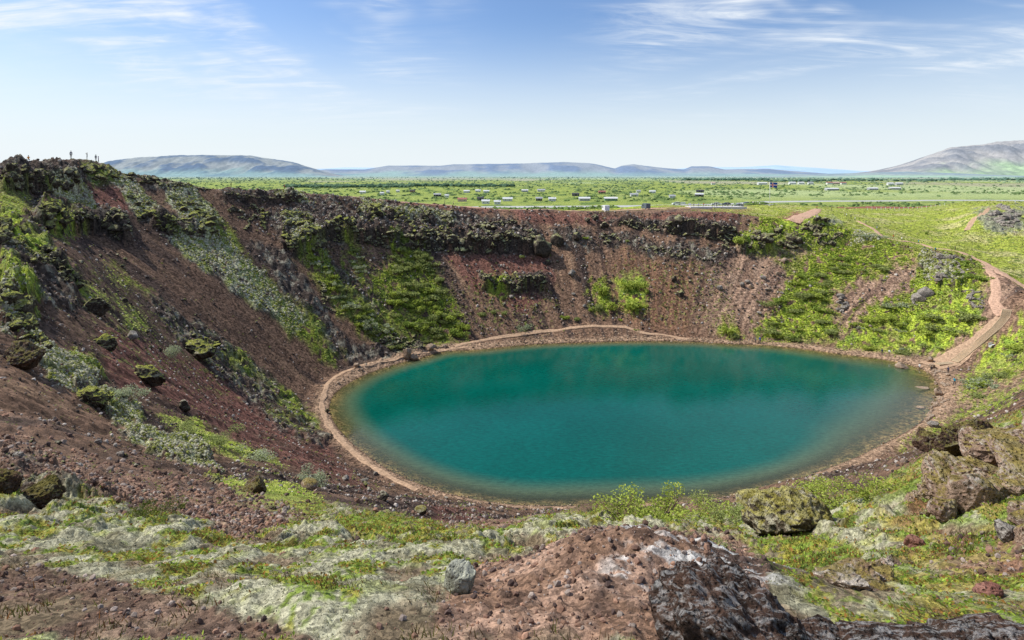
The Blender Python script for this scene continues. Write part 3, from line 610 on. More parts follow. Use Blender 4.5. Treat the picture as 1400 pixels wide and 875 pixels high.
strip('red_gravel_yard',None,[6,10,12,10,6],M_redg,world=[g2w(1140,283.5,30)]+[(( a-CX)/F*b,b) for a,b in [(1165,322),(1200,330),(1240,336),(1280,342)]],lift=.25,step=4)
strip('red_gravel_track',None,[5,7,6],M_rp,world=[((a-CX)/F*b,b) for a,b in [(1335,345),(1360,330),(1400,318),(1460,300)]],lift=.25,step=4)
def plainroad(name,pts,w,mat=M_road,z=21): strip(name,None,w,mat,world=[g2w(a,b,z) for a,b in pts],lift=.35,wob=0,step=12)
plainroad('road',[(560,281),(640,280.2),(700,279.8),(800,279.5),(900,279),(960,277.5),(1010,276),(1050,273.6),(1100,273),(1160,272.4),(1260,271.8),(1340,271.3),(1400,271),(1480,271)],24)
def flat_lot(name,pix,Y0,Y1,px0,px1,mat):
    n=24; xs=np.linspace(px0,px1,n); ys=np.linspace(Y0,Y1,14); a,b=np.meshgrid(xs,ys); X=(a-CX)/F*b; Z=zat(X,b)+.2
    i=np.arange(a.size).reshape(a.shape); f=np.stack([i[:-1,:-1],i[:-1,1:],i[1:,1:],i[1:,:-1]],-1).reshape(-1,4)
    link(bpy.data.objects.new(name,mesh_np(name,np.stack([X,b,Z],-1).reshape(-1,3),f,[mat],True)),'structure')
flat_lot('parking_lot',None,300,372,985,1062,M_road)

PM=np.zeros(GX.shape,np.float32)
for q,w in PATHS:
    for s0 in range(0,len(q)-1,14):
        g=q[s0:s0+15]; sel=(GX>g[:,0].min()-w)&(GX<g[:,0].max()+w)&(GY>g[:,1].min()-w)&(GY<g[:,1].max()+w)
        if sel.any(): dd_,_=pdist(GX[sel],GY[sel],g,False); PM[sel]=np.maximum(PM[sel],(dd_<w*.55+.3).astype(np.float32))
# ------------------------------------------------------------------ rocks
def ico(sub):
    bm=bmesh.new(); bmesh.ops.create_icosphere(bm,subdivisions=sub,radius=1); V=np.array([v.co[:] for v in bm.verts]); Fq=np.array([[v.index for v in f.verts] for f in bm.faces]); bm.free(); return V,Fq
ICO={k:ico(k) for k in (1,2,3,4,5,6)}
def rockV(sub,seed,cuts=9,rough=.22,fine=0.0,fr=1.5,lo=.55,hi=.88):
    V,Fq=ICO[sub]; V=V.copy(); r=np.random.default_rng(seed)
    for i in range(cuts):
        n=r.normal(size=3); n/=np.linalg.norm(n); h=r.uniform(lo,hi); d=V@n-h; V-=np.where(d>0,d,0)[:,None]*n*.93
    V*=(1+rough*fb3(V*fr+seed*3.7,4,seed))[:,None]
    if fine: V*=(1+fine*(1-2*np.abs(fb3(V*5+seed,4,seed+5))))[:,None]
    return V,Fq
def rot_rand(n,r,tilt=.5):
    a=r.uniform(0,6.283,n); b=r.uniform(-tilt,tilt,n); c=r.uniform(-tilt,tilt,n)
    ca,sa,cb,sb,cc,sc=np.cos(a),np.sin(a),np.cos(b),np.sin(b),np.cos(c),np.sin(c)
    Rz=np.zeros((n,3,3)); Rz[:,0,0]=ca;Rz[:,0,1]=-sa;Rz[:,1,0]=sa;Rz[:,1,1]=ca;Rz[:,2,2]=1
    Rx=np.zeros((n,3,3)); Rx[:,0,0]=1;Rx[:,1,1]=cb;Rx[:,1,2]=-sb;Rx[:,2,1]=sb;Rx[:,2,2]=cb
    Ry=np.zeros((n,3,3)); Ry[:,1,1]=1;Ry[:,0,0]=cc;Ry[:,0,2]=sc;Ry[:,2,0]=-sc;Ry[:,2,2]=cc
    return Rz@Rx@Ry
def merge(protos,pos,scale,seed=0,tilt=.5,R=None,tone=None):
    """one mesh out of many small pieces: protos list of (V,F); scale (n,3)"""
    r=np.random.default_rng(seed); n=len(pos); R=rot_rand(n,r,tilt) if R is None else R
    pick=r.integers(0,len(protos),n); VV=[];FF=[];TT=[];off=0
    for k,(V,Fq) in enumerate(protos):
        s=np.where(pick==k)[0]
        if not len(s): continue
        W=np.einsum('nij,nvj->nvi',R[s],V[None]*scale[s][:,None,:])+pos[s][:,None,:]
        VV.append(W.reshape(-1,3)); FF.append((Fq[None]+(np.arange(len(s))*len(V))[:,None,None]+off).reshape(-1,Fq.shape[1])); off+=len(s)*len(V)
        if tone is not None: TT.append(np.repeat(tone[s],len(V),0))
    return np.concatenate(VV),np.concatenate(FF),(np.concatenate(TT) if tone is not None else None)
def rock_mat(name,base,base2,lich,lich_amt,moss,moss_amt,sc,bump=.05,stri=False,u0=-.1,u1=.75):
    s=NT(name,.97,.05); P=s.g.outputs['Position']
    n=s.ramp(s.noise(sc,6,.7),.35,.65); c=s.mix(n,base,base2)
    vec=P
    if stri:
        mp=s.new('ShaderNodeMapping'); s.put(mp.inputs[0],P); mp.inputs['Rotation'].default_value=(.5,.9,.6); mp.inputs['Scale'].default_value=(1,3.2,1.4); vec=mp.outputs[0]
    l=s.ramp(s.noise(sc*1.7,7,.72,vec),.52-lich_amt*.1,.60-lich_amt*.1+.03)
    nz=s.new('ShaderNodeSeparateXYZ'); s.put(nz.inputs[0],s.g.outputs['Normal'])
    up=s.ramp(nz.outputs[2],u0,u1)
    c=s.mix(s.math('MULTIPLY',s.math('MULTIPLY',l,up),min(1,lich_amt)),c,lich)
    m=s.math('MULTIPLY',s.ramp(nz.outputs[2],.35,.8),s.ramp(s.noise(sc*.6,5,.7),.5-moss_amt*.15,.6-moss_amt*.15))
    c=s.mix(s.math('MULTIPLY',m,min(1,moss_amt)),c,s.mix(s.ramp(s.noise(sc*3,4),.4,.6),moss,tuple(k*.55 for k in moss)))
    c=s.mix(1.0,c,s.ramp(s.noise(sc*9,5,.8),.25,.75,.55,1.35),'MULTIPLY')
    v=s.new('ShaderNodeTexVoronoi'); s.put(v.inputs['Vector'],s.g.outputs['Position']); v.inputs['Scale'].default_value=sc*7; pit=s.ramp(v.outputs['Distance'],.08,.42)
    v2=s.new('ShaderNodeTexVoronoi',feature='DISTANCE_TO_EDGE'); s.put(v2.inputs['Vector'],s.g.outputs['Position']); v2.inputs['Scale'].default_value=sc*1.1; crack=s.ramp(v2.outputs['Distance'],0,.06)
    c=s.mix(1.0,c,s.math('MULTIPLY',s.ramp(pit,0,1,.68,1.12),s.ramp(crack,0,1,.8,1.0)),'MULTIPLY')
    s.color(c); s.bump(s.math('ADD',s.math('ADD',s.noise(sc*2.5,7,.75),s.math('MULTIPLY',crack,.18)),s.math('MULTIPLY',pit,.35)),1.0,bump); return s.m
M_lava=rock_mat('dark_lava',(.042,.034,.028),(.14,.11,.085),(.66,.61,.44),1.0,(.32,.33,.07),.7,1.6,.35,u0=.3,u1=.85)
M_lava_m=rock_mat('mossy_lava',(.050,.040,.030),(.15,.125,.09),(.62,.59,.40),1.0,(.42,.43,.10),1.0,1.5,.3,u0=.2,u1=.8)
M_grey=rock_mat('grey_stone',(.16,.13,.11),(.26,.22,.19),(.45,.42,.36),.7,(.2,.2,.06),.2,2.5,.1)
M_tan=rock_mat('tan_stone',(.27,.18,.12),(.40,.29,.20),(.5,.45,.38),.5,(.2,.2,.06),.1,2.5,.1)
M_near=rock_mat('near_lichen_rock',(.035,.025,.02),(.15,.09,.065),(.64,.63,.60),.45,(.16,.15,.04),.01,8,.05,True)
M_nearl=rock_mat('near_lava',(.050,.035,.027),(.15,.09,.06),(.42,.38,.32),.4,(.24,.22,.05),.6,4,.09)
M_crag=rock_mat('pale_crag',(.28,.18,.13),(.44,.31,.22),(.62,.57,.49),.7,(.32,.25,.06),.85,3.5,.09)
M_mossy=rock_mat('moss_boulder',(.045,.035,.026),(.13,.10,.065),(.46,.42,.29),.9,(.40,.35,.07),.7,5,.05)
M_red=rock_mat('red_rock',(.20,.085,.065),(.32,.16,.12),(.3,.2,.16),.2,(.2,.2,.06),.1,6,.03)
def add_rock(px,py,wpx,hpx,label,mat,seed,sub=5,ymin=1.3,deep=.8,sink=.3,rough=.25,fine=.05,rz=None,cat='rock',name='boulder',group=None,cuts=9,lean=0,smooth=True):
    p=U1(px,py,ymin); Y=p[1]; w=wpx*Y/F; h=hpx*Y/F
    V,Fq=rockV(sub,seed,cuts,rough,fine); V=V/np.abs(V).max(0); V=V*np.array([w/2,w/2*deep,h*(.5+sink*.5)])
    V[:,0]+=lean*V[:,2]; V[:,2]+=h*(.5-sink*.5)
    if sub>=5:
        nn_=V/np.linalg.norm(V,axis=1)[:,None]; sc_=6/max(w,.1); a_=fb3(V*sc_+seed,5,seed+40); c_=1-2*np.abs(fb3(V*sc_*1.7+seed,5,seed+50)); V=V+nn_*((a_*.12+c_*.08)*w*.55)[:,None]
    me=mesh_np(name,V,Fq,[mat],smooth); o=bpy.data.objects.new(name,me); o.location=p
    o.rotation_euler[2]=rz if rz is not None else 0
    link(o,None,label,cat,group); return o
# big rocks close to the viewer
add_rock(1010,900,200,120,'dark slanting rock with black and white lichen on the right flank of the knoll',M_near,3,6,deep=1.0,sink=.6,rough=.3,fine=.12,cuts=12,lean=-.5)
add_rock(1330,905,360,46,'long low grey rock ledge with pale lichen along the bottom right corner',M_near,12,6,deep=.35,sink=.3,rough=.2,fine=.07,cuts=8)
add_rock(1120,890,90,34,'low dark stone between the striped knoll rock and the rock ledge at the bottom',M_near,14,5,deep=.6,rough=.25,fine=.07)
add_rock(1078,726,112,54,'large boulder capped with yellow moss above the bottom centre slope',M_mossy,21,6,deep=.8,sink=.25,rough=.22,fine=.05,cuts=6)
add_rock(1032,700,52,26,'small mossy boulder leaning on the large moss capped boulder',M_mossy,22,5,deep=.9,rough=.22,fine=.05,cuts=6)
add_rock(1328,622,92,50,'jagged dark lava block on the crest above the right shore',M_nearl,31,6,deep=.6,sink=.2,rough=.42,fine=.10,cuts=10,ymin=4)
add_rock(1268,618,34,30,'small upright lava block left of the jagged dark one',M_nearl,32,5,deep=.8,sink=.2,rough=.4,fine=.1,ymin=4)
add_rock(1330,690,60,40,'rounded grey lichen stone in the middle of the right heather slope',M_crag,46,5,deep=.8,sink=.35,rough=.2,fine=.04,cuts=5)
add_rock(1292,708,40,26,'small rounded pale stone left of the rounded grey lichen stone',M_crag,47,5,deep=.8,sink=.35,rough=.2,fine=.04,cuts=5)
add_rock(1250,748,28,14,'flat reddish scoria rock on the lower right heather slope',M_red,51,5,deep=.7,sink=.3,rough=.25,fine=.05)
add_rock(1376,736,32,20,'small squarish grey stone near the right edge on the heather slope',M_grey,52,5,deep=.8,sink=.2,rough=.15,fine=.03)
add_rock(1352,812,40,12,'dark red broken slab in the soil patch at the lower right',M_red,53,5,deep=.6,sink=.3,rough=.3,fine=.06)
add_rock(30,500,54,32,'dark boulder with a white lichen spot beside the left edge',M_nearl,61,6,deep=.8,sink=.2,rough=.32,fine=.07)
add_rock(48,688,66,30,'black lava boulder low at the left edge above the moss cushions',M_nearl,62,6,deep=.8,sink=.25,rough=.36,fine=.09)
add_rock(8,670,46,28,'black lava boulder with a green mossy top cut by the left edge',M_nearl,63,5,deep=.8,sink=.25,rough=.34,fine=.09)
add_rock(124,552,56,22,'dark overhanging mossy ledge at the lower end of the pale moss mound',M_lava_m,64,6,deep=.7,sink=.3,rough=.34,fine=.08)
add_rock(204,524,40,24,'slanting dark slab with a moss rim on the dark scree',M_lava_m,67,5,deep=.5,sink=.2,rough=.3,fine=.05,lean=-.5)
add_rock(252,560,18,14,'lone brown boulder low on the dark red scree',M_lava,68,4,rough=.25)
add_rock(272,486,46,24,'knobbly mossy outcrop halfway down the left wall',M_lava_m,69,5,deep=.8,rough=.4,fine=.1)
add_rock(128,428,38,20,'dark boulder with a long tail of grass below it on the left wall',M_lava,70,5,deep=.8,rough=.36,fine=.08)
add_rock(142,475,34,18,'mossy boulder between two grass streaks on the left wall',M_lava_m,71,5,rough=.3,fine=.06)
add_rock(180,463,20,11,'small flat grey slab on the left wall',M_grey,72,4,rough=.25)
add_rock(350,675,36,20,'dark stone at the head of the leafy streak in the left foreground',M_nearl,73,5,rough=.3,fine=.06)
add_rock(424,668,26,14,'rounded pale stone under the grey green shrub near the shore slope',M_crag,74,4,rough=.2)
add_rock(524,684,14,13,'small pointed dark rock on the slope above the near shore',M_lava,75,4,rough=.3)
add_rock(575,703,18,11,'round moss topped stone on the slope above the near shore',M_mossy,76,4,rough=.2)
add_rock(630,812,44,46,'rounded pillow of grey moss beside the brown soil in the centre foreground',rock_mat('grey_moss',(.22,.22,.16),(.30,.30,.23),(.42,.42,.33),1.0,(.3,.3,.2),.3,9,.02),77,5,deep=.7,sink=.4,rough=.12,fine=.02,cuts=3)
for px,py,w,h,l,sd in [(762,334,20,18,'large dark boulder alone on the upper far wall',81),(789,328,14,12,'dark boulder with a green tuft beside it on the upper far wall',82),(740,346,30,26,'massive lichen covered block ending the long cliff band on its right',83),(803,304,8,7,'left one of two dark rocks just under the far rim',84),(814,301,10,8,'right one of two dark rocks just under the far rim',85),(826,311,13,8,'dark rock starting the rock row under the far rim',86),(782,377,11,9,'pale rock alone in the middle of the far wall',87),(922,385,8,9,'lone grey boulder low on the far wall right of the two shrubs',88),(931,405,10,9,'rounded boulder with a weed at its foot low on the far wall',89),(750,361,9,6,'small dark stone below the lone dark boulder of the far wall',90),(1015,392,7,7,'pale angular boulder on the tan slope at the far right',91),(984,396,9,6,'grey boulder just left of the pale angular boulder',92)]:
    add_rock(px,py,w,h,l,M_lava if sd not in(87,91,92) else M_grey,sd,4,rough=.34,fine=.08,sink=.25,name='boulder')
for px,py,w,h,l,sd,m in [(556,489,13,15,'dark standing boulder at the water edge of the far left shore',101,M_tan),(567,492,13,10,'pale round boulder beside the dark standing boulder at the shore',102,M_tan),(589,478,14,8,'flat tan block on the shore below the big shrub strip',103,M_tan),(488,502,9,7,'small tan boulder beside the shore path at left',104,M_tan),(447,564,7,6,'dark stone on the shore path at the leftmost bend of the lake',105,M_lava),(1233,505,20,10,'pinkish boulder standing in the water at the right shore',106,M_tan),(1261,533,20,4,'largest flat rock lying in the shallows by the right shore',107,M_tan),(1240,535,14,2,'drowned flat rock left of the largest flat rock in the shallows',108,M_tan),(1258,558,14,3,'flat rock in the shallows under the largest flat rock',109,M_tan),(1241,562,10,2,'small flat rock in the lower shallows',110,M_tan),(1224,568,14,2,'drowned pale slab farthest from the right shore',111,M_tan),(1282,541,12,11,'pale boulder at the lower right beach by the water',112,M_tan),(1276,583,14,9,'pale stone block where the right beach narrows',113,M_grey),(1271,495,10,8,'tan block below the foot of the stairs',114,M_tan),(1274,503,8,6,'small tan block beside the people on the right beach',115,M_tan)]:
    add_rock(px,py,w,h,l,m,sd,4,rough=.28,fine=.05,sink=.2,name='boulder')
# ---- outcrops: each cliff is one thing made of broken blocks
PR=[rockV(3,200+i,18,.22,0.05,lo=.42,hi=.8) for i in range(7)]
PR3=[rockV(4,300+i,18,.26,0.08,lo=.42,hi=.8) for i in range(7)]
PR5=[rockV(5,340+i,12,.34,0.12,lo=.45,hi=.85) for i in range(6)]
def outcrop(poly,size,n,label,mat,seed,flat=.85,lift=.15,protos=PR,name='lava_outcrop',ymin=20):
    r=np.random.default_rng(seed); P=np.array(poly,float); a=P.min(0); b=P.max(0); pts=[]
    while len(pts)<n:
        q=r.uniform(a,b,(n*4,2)); _,ins=pdist(q[:,0],q[:,1],P); pts+=list(q[ins])
    q=np.array(pts[:n]); W=unp(q[:,0],q[:,1],ymin); W=W[W[:,1]<1.35*np.median(W[:,1])]; W=W[field(PM,W[:,0],W[:,1])<.5]; n=len(W); sz=size*W[:,1]/F*(.32+1.5*r.random(n)**3.0)
    par=np.full(n,-1); inn=np.zeros(n,bool); inn[0]=True; dm=np.linalg.norm(W-W[0],axis=1); frm=np.zeros(n,int); ex=[];es=[]
    for _ in range(n-1):
        dd_=np.where(inn,1e9,dm); k=int(np.argmin(dd_)); j=frm[k]; g=dm[k]; ss=(sz[k]+sz[j])*.22
        if g>ss:
            m_=int(math.ceil(g/ss)); 
            for t_ in range(1,m_):
                q3=W[j]+(W[k]-W[j])*t_/m_; q3=np.array([q3[0],q3[1],float(zat(q3[0],q3[1]))]); ex.append(q3); es.append((sz[k]+sz[j])*.5)
        inn[k]=True; nd=np.linalg.norm(W-W[k],axis=1); up=nd<dm; frm[up]=k; dm=np.minimum(dm,nd)
    if ex: W=np.r_[W,np.array(ex)]; sz=np.r_[sz,np.array(es)]; n=len(sz)
    W[:,2]+=lift*sz; base_=W.mean(0); base_[2]=zat(base_[0],base_[1])
    sc=np.c_[sz*.62,sz*.5,sz*.6*flat]*r.uniform(.6,1.4,(n,3))
    V,Fq,_=merge(protos,W-base_,sc,seed,.45)
    o=bpy.data.objects.new(name,mesh_np(name,V,Fq,[mat],False)); o.location=base_; link(o,None,label,'rock outcrop'); return o
OC=[
 ([(0,240),(12,226),(35,236),(48,262),(10,262)],11,40,'jagged lava knob at the far left end of the high rim',M_lava),
 ([(45,238),(100,232),(112,250),(90,262),(60,260)],11,60,'grey rock wall below the bare top of the high left rim',M_lava),
 ([(112,228),(155,226),(172,240),(140,250),(118,244)],7,50,'dark mossy rocks on the summit under the standing hikers',M_lava_m),
 ([(165,230),(215,244),(218,252),(180,250)],7,60,'dark rock rib running down from the summit of the left rim',M_lava),
 ([(215,244),(262,254),(300,258),(262,262),(220,254)],5,60,'thin dark rock crest along the rim left of the lone hiker',M_lava),
 ([(50,272),(92,276),(96,305),(80,318),(55,305)],11,50,'dark mossy crag under the grass on the left wall',M_lava_m),
 ([(98,292),(140,296),(160,282),(172,292),(182,325),(170,332),(140,312),(105,308)],9,110,'ribbed grey crag slanting down the left wall',M_lava),
 ([(0,300),(30,308),(60,345),(50,362),(20,340),(0,330)],14,45,'mossy lava clump on the upper left edge of the left wall',M_lava_m),
 ([(45,320),(75,345),(90,370),(70,372),(48,350)],12,40,'black lava clump at the top of the near left scree',M_lava),
 ([(75,362),(108,375),(112,395),(80,385)],12,30,'black broken rocks beside a grass streak on the left wall',M_lava),
 ([(0,395),(40,405),(52,432),(30,430),(0,418)],16,34,'mossy rocks under the bright grass at the left edge',M_lava_m),
 ([(5,430),(40,436),(70,472),(60,478),(20,455)],15,40,'mossy rocks above the large moss mound at the left',M_lava_m),
 ([(205,292),(240,296),(290,306),(300,322),(262,318),(232,322),(215,310)],8,90,'cluster of grey rocks at the head of the pale moss streak',M_lava_m),
 ([(172,268),(205,276),(215,296),(190,300)],7,50,'moss grown rocks beside the red hollow high on the left wall',M_lava_m),
 ([(232,268),(285,282),(300,302),(255,298)],7,70,'pale mossy boulders on the wall below the thin rock crest',M_lava_m),
 ([(300,262),(380,262),(420,268),(420,276),(330,274)],4.5,80,'row of small rocks along the rim behind the left wall',M_lava),
 ([(310,285),(350,280),(370,315),(340,320)],6,40,'dark rocks left of the upper cliff band',M_lava),
 ([(352,290),(366,282),(372,316),(360,320)],6,24,'narrow stack of dark rocks right of the rock row',M_lava_m),
 ([(386,290),(425,288),(440,320),(452,332),(420,345),(400,345),(384,320)],9,120,'big lichen covered buttress above the left shrub strip',M_lava_m),
 ([(440,300),(486,296),(492,318),(470,330),(448,326)],8,70,'rounded grey crag between the buttress and the long cliff',M_lava_m),
 ([(486,276),(520,274),(526,302),(495,306)],7,60,'pale lichen crag on the upper wall left of centre',M_lava_m),
 ([(530,284),(560,286),(562,306),(534,304)],6,40,'small split crag on the upper wall centre',M_lava_m),
 ([(562,286),(620,288),(630,306),(570,306)],5.5,70,'long speckled rock patch under the centre rim',M_lava),
 ([(480,316),(520,318),(560,320),(620,318),(640,330),(700,330),(690,342),(640,344),(590,342),(540,336),(490,328)],8,240,'long dark cliff band across the far wall',M_lava),
 ([(640,308),(700,304),(732,318),(730,340),(700,338),(650,330)],8,110,'rocky hump at the right part of the long cliff band',M_lava),
 ([(656,378),(700,376),(748,379),(750,392),(716,396),(690,392),(662,390)],7,80,'short black cliff low in the middle of the far wall',M_lava),
 ([(700,376),(716,378),(714,392),(702,392)],6,10,'small block beside the short black cliff',M_lava_m),
 ([(835,302),(870,304),(905,312),(900,318),(862,310),(838,307)],6,46,'thin row of rocks under the red rim left of the rocky ledge',M_lava),
 ([(905,308),(940,306),(990,310),(1003,316),(1000,330),(985,326),(940,320),(910,318)],8,120,'blocky lava ledge under the red rim near the viewing platform',M_lava),
 ([(988,320),(1000,322),(998,342),(990,342)],6,14,'dark column of rocks falling from the blocky ledge',M_lava),
 ([(820,320),(846,322),(850,334),(824,336)],5,30,'scattered grey rocks below the rock row on the far wall',M_lava),
 ([(868,334),(930,342),(985,344),(975,358),(930,352),(880,346)],4.5,70,'band of small rubble on the far wall below the ledge',M_lava),
 ([(1010,322),(1050,318),(1060,338),(1030,345),(1010,340)],10,50,'dark cave like outcrop among grass at the right end of the far wall',M_lava),
 ([(1060,312),(1095,318),(1090,342),(1062,338)],8,50,'craggy rocks beneath the red path end on the right rim',M_lava),
 ([(1092,300),(1130,296),(1136,302),(1122,314),(1096,316)],8,60,'dark summit rocks beside the red path loop',M_lava),
 ([(1112,316),(1150,320),(1158,334),(1120,338)],7,50,'weathered rocks half hidden in grass right of the summit rocks',M_lava),
 ([(1275,350),(1315,352),(1320,372),(1298,392),(1282,384),(1274,368)],7,80,'dark stony patch under the path on the right wall',M_grey),
 ([(1245,405),(1268,402),(1272,418),(1250,420)],10,14,'smooth grey boulders on the tan gully of the right wall',M_grey),
 ([(1318,392),(1345,398),(1350,425),(1325,420)],6,40,'pale rubble patch beside the tan track on the right wall',M_grey),
 ([(1340,284),(1372,282),(1396,296),(1385,312),(1350,302)],6,70,'pale rocky top of the grassy hill at the right edge',M_grey),
 ([(1140,405),(1165,408),(1160,432),(1140,425)],7,26,'grey blocks in the tan slide between the two green slopes',M_grey),
 ([(425,375),(440,378),(460,430),(445,425)],7,30,'dark rocks between the left shrub strips',M_lava),
 ([(505,450),(560,458),(600,472),(560,486),(520,470)],6,120,'dark boulder apron where the shrub strips meet the beach',M_lava),
 ([(586,470),(612,474),(606,482),(590,480)],5,20,'broken tan blocks at the beach start of the gravel bank',M_tan),
 ([(262,455),(300,468),(300,482),(275,480)],8,30,'mossy rocks trailing below the knobbly outcrop',M_lava_m),
 ([(1265,590),(1290,545),(1282,530),(1276,545),(1262,575)],6,36,'line of pale beach blocks along the right water edge',M_tan),
 ([(560,300),(615,312),(620,320),(565,318)],5,50,'mossy scree of blocks above the long cliff band',M_lava_m),
]
for i,(p,sz,n,l,m) in enumerate(OC): outcrop(p,sz*.95,int(n*.62),l,m,500+i,protos=PR3 if sz>10 else PR)
for i,(p,sz,n,l,m) in enumerate([
 ([(1225,660),(1252,628),(1310,618),(1350,600),(1395,552),(1450,550),(1450,735),(1390,735),(1350,700),(1290,715),(1245,705)],54,44,'rugged reddish brown outcrop with moss and lichen filling the lower right edge',M_crag),
 ([(1150,810),(1180,755),(1215,742),(1240,765),(1215,805),(1180,840)],40,20,'pale rugged rock poking out of heather in the lower right slope',M_crag)]): outcrop(p,sz,n,l,m,700+i,flat=.8,lift=.02,protos=PR5,name='crag',ymin=3)
# ---- loose boulders, each its own object
BP=[mesh_np('boulder',*rockV(3,400+i,10,.3,.05),[(M_lava,M_lava_m,M_grey,M_tan)[i%4]],False) for i in range(12)]
def boulders(poly,n,szpx,mats,label,group,seed,ymin=8):
    r=np.random.default_rng(seed); P=np.array(poly,float); a=P.min(0); b=P.max(0); pts=[]
    while len(pts)<n:
        q=r.uniform(a,b,(n*6,2)); _,ins=pdist(q[:,0],q[:,1],P); pts+=list(q[ins])
    q=np.array(pts[:n]); W=unp(q[:,0],q[:,1],ymin); W=W[W[:,1]<1.6*np.median(W[:,1])]; W=W[field(PM,W[:,0],W[:,1])<.5]
    for k in range(len(W)):
        s=szpx*W[k,1]/F*.5*(.6+.9*r.random()**2); o=bpy.data.objects.new('boulder',BP[r.choice([j for j in range(12) if j%4 in mats])])
        o.location=W[k]+np.array([0,0,s*.25]); o.scale=(s*r.uniform(.8,1.3),s*r.uniform(.7,1.1),s*r.uniform(.6,.9)); o.rotation_euler=(r.uniform(-.3,.3),r.uniform(-.3,.3),r.uniform(0,6.28)); link(o,None,label,'boulder',group)
boulders([(70,330),(190,340),(330,480),(420,590),(300,540),(150,440)],36,6,(0,),'dark boulder lying on the open scree of the left wall','loose boulders on the left wall scree',1)
boulders([(0,600),(140,600),(300,655),(420,710),(300,725),(120,680),(0,660)],44,9,(0,2),'brown stone lying on the near brown scree at left','stones on the near brown scree',2,5)
boulders([(620,350),(760,350),(980,370),(1000,440),(760,430),(640,430)],26,5,(0,2),'small boulder lying on the open far wall below the cliffs','loose boulders on the far wall scree',3)
boulders([(455,590),(470,600),(540,655),(620,684),(700,700),(690,706),(600,688),(520,660)],26,7,(3,2),'pale stone lying on the near left beach','stones on the near left beach',4)
boulders([(1240,492),(1290,500),(1310,530),(1290,560),(1275,520),(1250,503)],30,6,(3,),'tan stone lying on the wide right beach','stones on the right beach',5)
boulders([(1050,345),(1100,350),(1080,400),(1030,440),(1010,400)],16,6,(3,2),'tan boulder on the bare slope left of the green right wall','boulders on the bare right slope',6)
boulders([(460,500),(490,497),(540,486),(560,480),(540,492),(480,512),(458,530)],16,4,(3,0),'small stone on the far left beach path','stones on the far left beach',7)
boulders([(1010,685),(1110,655),(1200,620),(1235,606),(1200,622),(1110,662)],14,7,(3,),'pale stone on the near right water edge','stones on the near right beach',8)
boulders([(420,600),(500,650),(560,690),(500,690),(430,650)],20,8,(2,0),'grey stone on the slope above the near left beach','stones on the slope above the near beach',9)
# ---- gravel that nobody could count
def scatter(name,n,weight,size,mat,seed,protos,label,cat,tilt=1.5,zoff=.2,pw=3.0,maxs=1e9,aniso=.3,tones=None,kindy=True):
    r=np.random.default_rng(seed); W=(weight*(1-PM))[:-1,:-1].astype(np.float64).ravel().copy(); W[W<.02]=0; cs=np.cumsum(W); k=np.searchsorted(cs,r.random(n)*cs[-1]); k=np.minimum(k,len(W)-1); i=k//(NU-1); j=k%(NU-1)
    a=r.random(n); b=r.random(n)
    Y=RY[i]*(1-a)+RY[i+1]*a; u=UC[j]*(1-b)+UC[j+1]*b; X=u*(Y+A0); Z=zat(X,Y)
    s=np.minimum(size(Y,X)*(.4+1.6*r.random(n)**pw),maxs); sc=s[:,None]*r.uniform(1-aniso,1+aniso,(n,3))
    pos=np.c_[X,Y,Z+s*zoff]; tone=None if tones is None else tones(r,n,X,Y)
    V,Fq,T=merge(protos,pos,sc,seed,tilt,tone=tone)
    me=mesh_np(name,V,Fq,[mat],False)
    if T is not None: set_col(me,'tint',T)
    link(bpy.data.objects.new(name,me),'stuff',label,cat); return me
def tint_mat(name,rough=.9,trans=0.0,var=(.7,1.3)):
    s=NT(name,rough,.15); f=s.ramp(s.noise(9,3),.3,.7,*var); vm=s.new('ShaderNodeVectorMath',operation='SCALE'); s.put(vm.inputs[0],s.attr('tint').outputs['Color']); s.put(vm.inputs['Scale'],f); s.put(s.b.inputs['Base Color'],vm.outputs[0])
    if trans:
        tr=s.new('ShaderNodeBsdfTranslucent'); s.put(tr.inputs[0],vm.outputs[0]); mx=s.new('ShaderNodeMixShader'); mx.inputs[0].default_value=trans; s.t.links.new(s.b.outputs[0],mx.inputs[1]); s.t.links.new(tr.outputs[0],mx.inputs[2]); s.t.links.new(mx.outputs[0],s.n['Material Output'].inputs[0])
    return s.m
M_st=tint_mat('stone_tint'); M_leaf=tint_mat('leaf_tint',.6,.42,(.75,1.25))
def pal(cols,var=.3):
    c=np.array(cols,float)
    def f(r,n,X,Y): return (c[r.integers(0,len(c),n)]*r.uniform(1-var,1+var,(n,1)))
    return f
SP=[rockV(1,600+i,6,.25) for i in range(6)]
wall=(GD>1)&(GY<240)
open_=np.clip(1-Z_G*.8-.4*Z_M,0,1)*(GIO<1)
scatter('gravel',15000,(np.clip(scree+soil*.35+.12*(1-moss)*(1-green_f),0,1)*(GY<34)*(GY>1.2)*fore),lambda Y,X:.0028*Y+.003,M_st,1,SP,'loose brown and grey scoria stones on the near slope','gravel',pw=6,tones=pal([(.21,.125,.09),(.14,.085,.06),(.30,.24,.20),(.09,.06,.05),(.26,.15,.10)]))
scatter('scree',42000,wall*(GY>22)*open_*(.25+.75*sst(-.1,.4,st2+.5*n_b)+Z_R)*sst(3,7,GD),lambda Y,X:.0013*Y+.02,M_st,2,SP,'dark loose scree covering the crater walls','scree',pw=3.5,tones=pal([(.14,.105,.085),(.06,.048,.042),(.22,.165,.13),(.18,.11,.075),(.42,.37,.32)]))
scatter('beach_gravel',5000,((GD>-1.5)&(GD<4))*1.0,lambda Y,X:.0009*Y+.01,M_st,3,SP,'pale tan gravel on the lake beach','gravel',pw=3,tones=pal([(.34,.23,.15),(.26,.17,.11),(.42,.32,.23),(.18,.12,.08)]))
